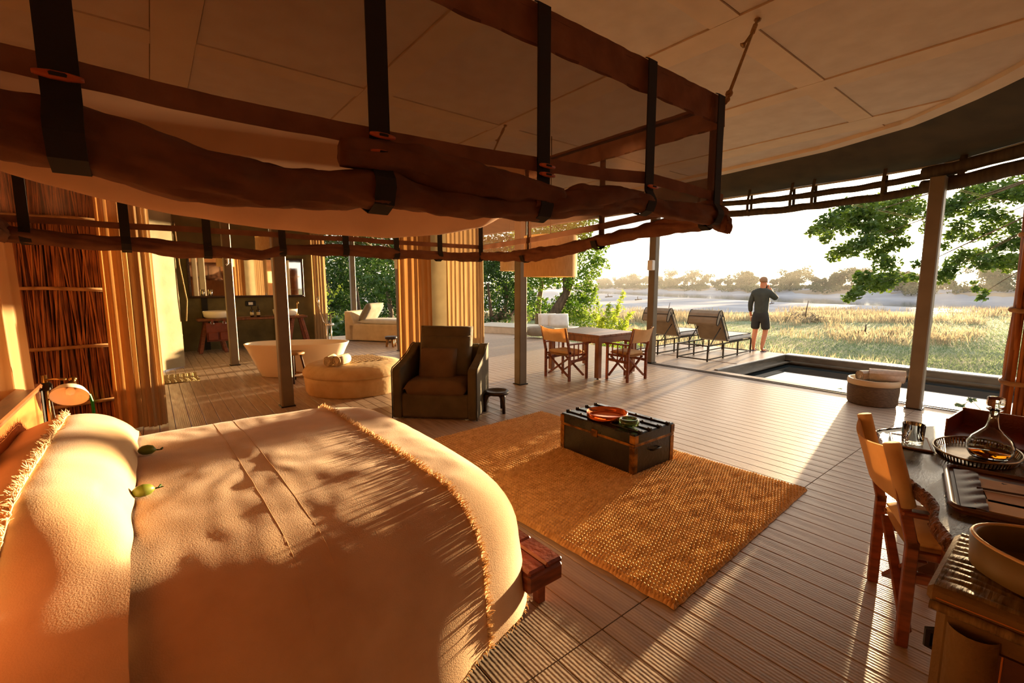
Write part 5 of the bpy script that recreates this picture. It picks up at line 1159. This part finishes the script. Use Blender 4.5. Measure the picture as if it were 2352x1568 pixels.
for s in (-1, 1): g = G(); g.tube([(0, s * .004, .03), (.05, s * .012, .03), (.10, s * .006, .035)], [.009, .008, .006], 8); ob('arm', g, 'chrome', t, smooth=True)
# ---------------------------------------------------------------- vegetation
rng = np.random.default_rng(7)
def leaf_mesh(name, C, size, m, par=None, aspect=.5, droop=.25, kind='stuff'):
    """C: leaf centres (n,3); each leaf is a folded four-point blade"""
    n = len(C); d = rng.normal(size=(n, 3)); d[:, 2] = d[:, 2] * .6 - droop; d /= np.linalg.norm(d, axis=1)[:, None]
    w = np.cross(d, rng.normal(size=(n, 3))); w /= np.linalg.norm(w, axis=1)[:, None]; nn = np.cross(d, w)
    s = (size * rng.uniform(.6, 1.3, n))[:, None]
    V = np.empty((n, 6, 3)); V[:, 0] = C - d * s * .5; V[:, 1] = C + w * s * aspect * .5 + nn * s * .08; V[:, 2] = C + d * s * .18 + w * s * aspect * .36 + nn * s * .05; V[:, 3] = C + d * s * .5; V[:, 4] = C + d * s * .18 - w * s * aspect * .36 + nn * s * .05; V[:, 5] = C - w * s * aspect * .5 + nn * s * .08
    me = bpy.data.meshes.new(name); me.vertices.add(n * 6); me.vertices.foreach_set('co', V.reshape(-1))
    b = np.arange(n)[:, None] * 6; F = np.concatenate([b + np.array([0, 1, 2, 3]), b + np.array([0, 3, 4, 5])], 1).reshape(-1)
    me.loops.add(n * 8); me.loops.foreach_set('vertex_index', F.astype(np.int32)); me.polygons.add(n * 2); me.polygons.foreach_set('loop_start', np.arange(n * 2, dtype=np.int32) * 4); me.polygons.foreach_set('loop_total', np.full(n * 2, 4, np.int32))
    me.update(calc_edges=True); me.materials.append(MATS[m]); o = bpy.data.objects.new(name, me); COL.objects.link(o)
    if par is not None: o.parent = par
    if kind: o['kind'] = kind
    return o
def blobs(B, per, shell=.55):
    out = []
    for (x, y, z, r) in B:
        n = max(4, int(per * r * r)); p = rng.normal(size=(n, 3)); p /= np.linalg.norm(p, axis=1)[:, None]
        p *= (r * (shell + (1 - shell) * rng.random(n) ** .6))[:, None]; p[:, 2] *= .85; out.append(p + np.array([x, y, z]))
    return np.concatenate(out)
def pxd(u, v, d):
    """a point d metres ahead, for laying out branches; depths differ branch by branch"""
    return np.array([_f.x, _f.y, _f.z]) * d + np.array([_r.x, _r.y, _r.z]) * d * (u - 1176) / 1045 - np.array([_u.x, _u.y, _u.z]) * d * (v - 784) / 1045 + np.array([0, 0, 1.6])
def branch(g, pts, r0, r1, n=7): g.tube(pts, [r0 + (r1 - r0) * i / (len(pts) - 1) for i in range(len(pts))], n)
# tree over the pool through which the sun shines
SB = [(1868, 532, 14), (1886, 522, 20), (1905, 512, 24), (1930, 500, 28), (1945, 478, 22), (1962, 500, 26), (1985, 490, 30), (2008, 470, 26), (2030, 492, 28), (2055, 470, 26), (2080, 452, 24), (2085, 490, 22), (1915, 588, 14), (1930, 578, 18), (1955, 572, 22), (1978, 560, 20), (2000, 548, 22), (2018, 580, 24), (2035, 606, 24), (2050, 560, 20), (2062, 520, 20),
      (1985, 640, 20), (2005, 652, 24), (2028, 648, 24), (2050, 640, 22), (1962, 676, 15), (1948, 684, 13), (1975, 664, 14), (2095, 638, 12), (2160, 636, 20), (2178, 620, 20), (2196, 600, 18), (2215, 584, 18), (2240, 592, 22), (2262, 604, 22), (2290, 598, 22), (2315, 604, 22), (2340, 596, 22), (2200, 472, 26), (2225, 452, 28), (2258, 440, 28), (2292, 446, 28), (2325, 430, 28), (2350, 446, 28), (2250, 490, 22), (2206, 520, 20), (2186, 545, 16), (2290, 500, 26), (2268, 535, 18), (2330, 520, 26), (2345, 556, 22), (2135, 522, 16), (2148, 500, 22), (2168, 565, 12), (2242, 664, 9), (2256, 684, 10), (2262, 670, 8), (2236, 650, 6), (2045, 530, 22), (2075, 556, 16), (2020, 520, 20), (1995, 522, 20), (2105, 480, 22), (2108, 606, 12), (2175, 482, 20), (2230, 545, 16), (2310, 560, 20), (2285, 570, 16), (1900, 545, 16), (1950, 525, 18)]
random.seed(3)
SP = [];
for (u, v, r) in SB:
    d = 11.6 + random.uniform(-1.3, 2.2); p = pxd(u, v, d); SP.append((*p, r * d / 1045))
t = thing('riverside_tree', 'leafy tree overhanging the pool with the sun shining through its branches', 'tree', (14.5, -4.0, -0.62))
C_ = blobs([(a, b, c, d * 1.2) for a, b, c, d in SP], 2600, .1); leaf_mesh('foliage', C_ - np.array(t.location), .125, 'leaf_sun', t, .5)
g = G(); root = Vector((14.5, -4.0, -.62)); branch(g, [root, root + Vector((0, .2, 1.8)), root + Vector((-.2, .8, 3.4)), root + Vector((-.4, 1.8, 4.6))], .26, .14, 9)
S2 = root + Vector((-.4, 1.8, 4.6))
random.seed(11)
for k in (5, 9, 16, 20, 24, 30, 37, 40, 43, 47, 50, 33, 56):
    e = Vector(SP[k][:3]); m1 = S2.lerp(e, .45) + Vector((0, 0, .5)); m2 = S2.lerp(e, .78) + Vector((0, 0, .22)); branch(g, [S2, m1, m2, e], .028, .006, 5)
for k in range(len(SP) - 1):
    a, b = Vector(SP[k][:3]), Vector(SP[k + 1][:3])
    if (a - b).length < 1.0: branch(g, [a, a.lerp(b, .5) + Vector((0, 0, .06)), b], .010, .006, 4)
ob('trunk', world(g, t), 'tree_bark', t, smooth=True)
# tree beyond the dining table
def tree(name, label, root, trunks, B, per, size, m, mb, group=None, shell=.35):
    t = thing(name, label, 'tree', root, 0, group)
    if trunks:
        g = G()
        for pts, r0, r1 in trunks: branch(g, [Vector(p) for p in pts], r0, r1, 8)
        ob('trunk', world(g, t), mb, t, smooth=True)
    leaf_mesh('foliage', blobs(B, per, shell) - np.array(root), size, m, t)
    return t
random.seed(21)
D = 27.0
P_ = lambda u, v, d=D: Vector(pxd(u, v, d))
B1 = []
for (u, v, r) in ((1260, 560, 48), (1310, 545, 50), (1350, 580, 42), (1362, 620, 26), (1330, 640, 40), (1290, 620, 48), (1300, 700, 38), (1330, 700, 36), (1345, 735, 26), (1310, 745, 26), (1275, 740, 22), (1350, 680, 26), (1372, 600, 16), (1388, 598, 10), (1396, 612, 8), (1378, 560, 24), (1240, 640, 34), (1360, 660, 18), (1270, 600, 40), (1320, 500, 60), (1240, 500, 60)):
    d = D + random.uniform(-1.2, 1.4); B1.append((*pxd(u, v, d), r * d / 1045))
tree('leaning_tree', 'sunlit green tree with a thick leaning trunk behind the dining table', tuple(P_(1262, 760)), [([P_(1255, 775), P_(1265, 735), P_(1288, 695), P_(1302, 672), P_(1300, 640), P_(1310, 580)], .38, .15), ([P_(1302, 672), P_(1312, 650), P_(1318, 600)], .2, .09)], B1, 620, .21, 'leaf_mid', 'tree_bark')
B1 = [(*pxd(u, v, 29 + random.uniform(-1, 1)), r * 29 / 1045) for (u, v, r) in ((1240, 620, 34), (1215, 640, 30), (1200, 600, 44), (1170, 640, 46), (1240, 700, 24), (1210, 720, 24), (1195, 560, 40), (1225, 560, 40))]
tree('slender_tree', 'slender pale-trunked tree standing left of the leaning tree', tuple(P_(1235, 760, 29)), [([P_(1234, 765, 29), P_(1237, 700, 29), P_(1245, 650, 29), P_(1254, 610, 29), P_(1258, 560, 29)], .19, .10)], B1, 420, .2, 'leaf_mid', 'tree_bark_pale')
B1 = [(*pxd(u, v, 25 + random.uniform(-1.2, 1.2)), r * 25 / 1045) for (u, v, r) in ((1130, 640, 44), (1160, 620, 44), (1120, 690, 36), (1165, 690, 36), (1150, 730, 26), (1125, 745, 20), (1180, 670, 30), (1150, 580, 50), (1110, 600, 50), (1190, 710, 20))]
tree('branching_tree', 'dark leafy tree with a forked trunk beyond the curtain by the armchair', tuple(P_(1118, 765, 25)), [([P_(1118, 770, 25), P_(1135, 735, 25), P_(1158, 715, 25), P_(1164, 685, 25), P_(1160, 650, 25)], .2, .08), ([P_(1140, 733, 25), P_(1168, 728, 25), P_(1190, 705, 25)], .11, .05), ([P_(1130, 740, 25), P_(1126, 700, 25), P_(1120, 650, 25)], .12, .05)], B1, 520, .2, 'leaf_dark', 'tree_bark')
# dark trees behind the bathroom and daybed
for (us, vs_, d, lb, mm, per) in (((735, 775), (585, 735), 24, 'dense dark tree behind the bath filler', 'leaf_dark', 420), ((790, 850), (580, 740), 26, 'dense dark tree behind the post at the daybed', 'leaf_dark', 420), ((860, 925), (580, 730), 23, 'dense dark tree rising directly behind the daybed', 'leaf_dark', 420)):
    B = []
    for _ in range(20): u, v = random.uniform(us[0] - 22, us[1] + 22), random.uniform(vs_[0] - 40, vs_[1]); dd = d + random.uniform(-1.2, 1.6); B.append((*pxd(u, v, dd), random.uniform(.45, .85)))
    um = (us[0] + us[1]) / 2; root = tuple(pxd(um, 775, d))
    tree('backdrop_tree', lb, root, [([P_(um, 785, d), P_(um + 6, 720, d), P_(um - 6, 640, d)], .17, .1)], B, per, .2, mm, 'tree_bark', None, .2)
B = [(*pxd(random.uniform(728, 790), random.uniform(660, 745), 21 + random.uniform(-1, 1)), random.uniform(.25, .5)) for _ in range(16)]
tree('yellow_shrub', 'sunlit yellow-green shrub behind the bath filler', tuple(pxd(755, 768, 21)), None, B, 150, .16, 'leaf_yellow', 'tree_bark')
B = [(*pxd(random.uniform(740, 815), random.uniform(735, 768), 17.6 + random.uniform(-.6, .6)), random.uniform(.2, .34)) for _ in range(14)]
tree('broadleaf_plant', 'low dark broad-leaved plant at the deck edge by the bath filler', tuple(pxd(778, 778, 17.6)), None, B, 200, .3, 'leaf_dark', 'tree_bark')
# filler canopy well behind, so that no bare horizon shows between the trunks
B = [(*pxd(random.uniform(690, 1325), random.uniform(540, 738), 38 + random.uniform(-3, 3)), random.uniform(.9, 1.6)) for _ in range(84)]
tree('woodland_thicket', 'dark woodland thicket filling the view behind the nearer trees', tuple(pxd(900, 740, 34)), None, B, 120, .4, 'leaf_dark', 'tree_bark')
# bamboo-like shrub by the dining table
t = thing('feathery_shrub', 'feathery yellow-green shrub with long arching stems beyond the table', 'shrub', tuple(pxd(1395, 790, 15)))
g = G(); C_ = []
for (u0, u1, v1) in ((1385, 1372, 690), (1390, 1432, 672), (1395, 1420, 705), (1400, 1450, 720), (1380, 1365, 720), (1405, 1440, 745), (1390, 1400, 700), (1378, 1385, 730), (1410, 1460, 760)):
    a, b = P_(u0, 795, 15 + random.uniform(-.5, .5)), P_(u1, v1, 15 + random.uniform(-.5, .5)); mid = a.lerp(b, .55) + Vector((0, 0, .12)); branch(g, [a, mid, b], .016, .004, 5)
    for s in np.linspace(.15, 1, 26):
        q = a.lerp(mid, s / .55) if s < .55 else mid.lerp(b, (s - .55) / .45)
        for _ in range(7): C_.append(np.array(q) + rng.normal(size=3) * (.12 * (1.3 - s)))
ob('stems', world(g, t), 'leaf_yellow', t); leaf_mesh('foliage', np.array(C_) - np.array(t.location), .15, 'leaf_yellow', t, .3)
B = [(*pxd(u, v, 13.6), .22) for u, v in ((1345, 808), (1370, 806), (1395, 804), (1420, 800), (1440, 798), (1460, 790))]
tree('edge_shrub', 'low bright shrub growing along the deck edge under the dining table view', tuple(pxd(1400, 820, 13.6)), None, B, 700, .11, 'leaf_mid', 'tree_bark')
# far-bank trees
random.seed(8)
NF = 110
for i in range(NF):
    tt = -.75 + 1.95 * i / (NF - 1) ; l, q = (BB + (BA - BB) * tt); off = random.uniform(8, 30); p = Vector((l, q)) + _bn * off
    if p.y < 45: continue
    h = random.choice((random.uniform(4, 6.5), random.uniform(5.5, 8.5), random.uniform(8, 12))); root = ql(p.y, p.x, -.2); B = []
    wd_ = h * random.uniform(.55, .9)
    for _ in range(10): a, rr = random.uniform(0, 2 * PI), random.uniform(0, wd_) * .8; B.append((root[0] + rr * math.cos(a), root[1] + rr * math.sin(a), root[2] + h * random.uniform(.35, .9), h * random.uniform(.15, .27)))
    for _ in range(4): a, rr = random.uniform(0, 2 * PI), random.uniform(0, wd_); B.append((root[0] + rr * math.cos(a), root[1] + rr * math.sin(a), root[2] + .9, h * .13 + .5))
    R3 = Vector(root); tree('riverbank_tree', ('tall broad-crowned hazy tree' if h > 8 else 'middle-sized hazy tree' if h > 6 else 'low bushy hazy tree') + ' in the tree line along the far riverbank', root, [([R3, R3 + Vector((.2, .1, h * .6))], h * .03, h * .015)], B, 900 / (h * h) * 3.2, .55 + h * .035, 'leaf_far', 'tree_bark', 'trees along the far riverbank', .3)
Bs = []
for i in range(420):
    tt = -.85 + 2.2 * i / 419; l, q = (BB + (BA - BB) * tt); p = Vector((l, q)) + _bn * random.uniform(3, 26); z = -.8 + random.uniform(-.5, 1.2)
    if p.y > 20: Bs.append((*ql(p.y, p.x, z + .6), random.uniform(1.2, 2.8)))
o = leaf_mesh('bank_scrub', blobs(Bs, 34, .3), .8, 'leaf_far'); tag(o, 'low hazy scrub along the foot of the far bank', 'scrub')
# driftwood on the sand
for (u, v, d, sc, lb) in ((1400, 663, 150, .5, 'dark driftwood log on the sand near the far bank, low and long'), (1468, 669, 120, .4, 'dark driftwood stump on the sand, upright and forked'), (1775, 682, 90, .25, 'thin dark stick lying on the sandy riverbed')):
    p = Vector(pxd(u, v, d)); q_ = d; lz = bed_z(d, d * (u - 1176) / 1045); t = thing('driftwood', lb, 'driftwood', (p.x, p.y, lz))
    g = G(); g.tube([(-4 * sc, 0, .2), (0, .5, .5 * sc), (3 * sc, 0, .3)], .35 * sc, 6); ob('log', g, 'tree_bark', t, smooth=True)
    g = G(); g.tube([(-1 * sc, 0, .3), (-1.6 * sc, 0, 2.0 * sc), (-1.2 * sc, 0, 2.6 * sc)], [.3 * sc, .2 * sc, .08], 6); ob('limb', g, 'tree_bark', t, smooth=True)
# ---------------------------------------------------------------- grass
def blades(name, pts, h, w, m, label=None, cat='grass', lean=.35):
    n = len(pts); a = rng.uniform(0, 2 * PI, n); hh = h * rng.uniform(.5, 1.25, n); ww = w * rng.uniform(.6, 1.3, n)
    dx, dy = np.cos(a) * ww, np.sin(a) * ww; la = rng.uniform(0, 2 * PI, n); ll = lean * hh * rng.uniform(.1, 1.2, n)
    V = np.empty((n, 4, 3)); V[:, 0] = pts; V[:, 0, 0] -= dx; V[:, 0, 1] -= dy; V[:, 1] = pts; V[:, 1, 0] += dx; V[:, 1, 1] += dy
    mid = pts + np.stack([np.cos(la) * ll * .35, np.sin(la) * ll * .35, hh * .6], 1); V[:, 2] = mid; V[:, 2, 0] += dx * .6; V[:, 2, 1] += dy * .6
    V[:, 3] = pts + np.stack([np.cos(la) * ll, np.sin(la) * ll, hh], 1)
    me = bpy.data.meshes.new(name); me.vertices.add(n * 4); me.vertices.foreach_set('co', V.reshape(-1)); b = np.arange(n)[:, None] * 4
    F = np.concatenate([b + np.array([0, 1, 2]), b + np.array([0, 2, 3])], 1).reshape(-1); me.loops.add(n * 6); me.loops.foreach_set('vertex_index', F.astype(np.int32)); me.polygons.add(n * 2); me.polygons.foreach_set('loop_start', np.arange(n * 2, dtype=np.int32) * 3); me.polygons.foreach_set('loop_total', np.full(n * 2, 3, np.int32))
    me.update(calc_edges=True); me.materials.append(MATS[m]); o = bpy.data.objects.new(name, me); COL.objects.link(o)
    if label: tag(o, label, cat)
    o['kind'] = 'stuff'; return o
def on_ground(q, l): return np.array([ql(a, b, ground_z(a, b)) for a, b in zip(q, l)])
def clear(P): return P[~((P[:, 0] < 11.95) & (P[:, 1] < 15.2)) ]
def clumps(n_c, per, q0, q1, a0, a1, spread, thr=-1, seed=0, pw=1.0):
    Q = []; L = []
    c = 0
    while c < n_c:
        q = q0 * (q1 / q0) ** (rng.random() ** pw); l = q * rng.uniform(a0, a1)
        if nz(q * .12, l * .12, seed) < thr: continue
        c += 1; k = rng.integers(per // 2, per + per // 2); Q.append(q + rng.normal(size=k) * spread); L.append(l + rng.normal(size=k) * spread)
    return clear(on_ground(np.concatenate(Q), np.concatenate(L)))
blades('tall_dry_grass', clumps(120, 55, 11, 34, -.1, 1.35, .28, 0.05, 3), .42, .006, 'grass_dry', 'tall golden dry grass in clumps on the floodplain near the deck')
blades('far_dry_grass', clumps(330, 60, 30, 54, -.1, 1.35, .7, -.05, 6), .55, .016, 'grass_dry', 'golden dry grass band along the edge of the sandy riverbed', lean=.3)
q = 9 * (46 / 9) ** rng.random(110000); l = q * rng.uniform(-.1, 1.4, 110000); blades('short_grass', clear(on_ground(q, l)), .075, .010, 'grass_green', 'short grey-green turf covering the floodplain', lean=.8)
random.seed(2)
for (u, v, d, r, lb) in ((1848, 745, 31, 1.0, 'low grey-brown bush with a dead branch on the floodplain'), (1535, 705, 46, .8, 'small dry bush at the edge of the riverbed'), (1985, 770, 22, .35, 'tiny dry shrub on the floodplain left of the sun post')):
    p = pxd(u, v, d); zz = ground_z(d, d * (u - 1176) / 1045); B = [(p[0] + random.uniform(-1, 1) * r, p[1] + random.uniform(-1, 1) * r, zz + .35 * r, .45 * r) for _ in range(9)]
    t = tree('dry_bush', lb, (p[0], p[1], zz), [([Vector((p[0], p[1], zz)), Vector((p[0] + .1, p[1], zz + .9 * r)), Vector((p[0] + .35 * r, p[1], zz + 1.5 * r))], .05, .02)], B, 260 / r, .14, 'grass_dry' if u < 1600 else 'bank_earth', 'tree_bark')
    t['category'] = 'bush'
# guy wires by the sun tree
for k, (a, b, lb) in enumerate((((1955, 470, 10), (2400, 560, 14), 'thin guy wire sloping across the sun tree, lower of two'), ((2150, 425, 9), (2400, 480, 13), 'thin guy wire sloping across the sun tree, upper of two'))):
    A, B_ = P_(*a), P_(*b); g = G(); g.tube([A, A.lerp(B_, .5) - Vector((0, 0, .05)), B_], .004, 5); g.tube([A + Vector((0, 0, .03)), A.lerp(B_, .5) - Vector((0, 0, .01)), B_ + Vector((0, 0, .03))], .003, 5); tag(ob('guy_wire', g, 'wire'), lb, 'wire')

# ---------------------------------------------------------------- morning haze over the river
hz = bpy.data.materials.new('river_haze'); hz.use_nodes = True; hn = hz.node_tree.nodes; hl = hz.node_tree.links; hn.clear()
vsn = hn.new('ShaderNodeVolumeScatter'); vsn.inputs['Color'].default_value = (1.0, 0.95, 0.86, 1); vsn.inputs['Density'].default_value = 0.0006; vsn.inputs['Anisotropy'].default_value = 0.3
ho = hn.new('ShaderNodeOutputMaterial'); hl.new(vsn.outputs[0], ho.inputs['Volume'])
g = G(); c = ql(330, 60, 8.5)
g.box((0, 0, 0), (560, 700, 24), None); R_ = RZ(AZ); g.V = [tuple(R_ @ Vector(v) + Vector(c)) for v in g.V]
o = ob('river_haze', g, hz); tag(o, 'thin morning haze hanging over the river and far bank', 'haze'); o['kind'] = 'stuff'
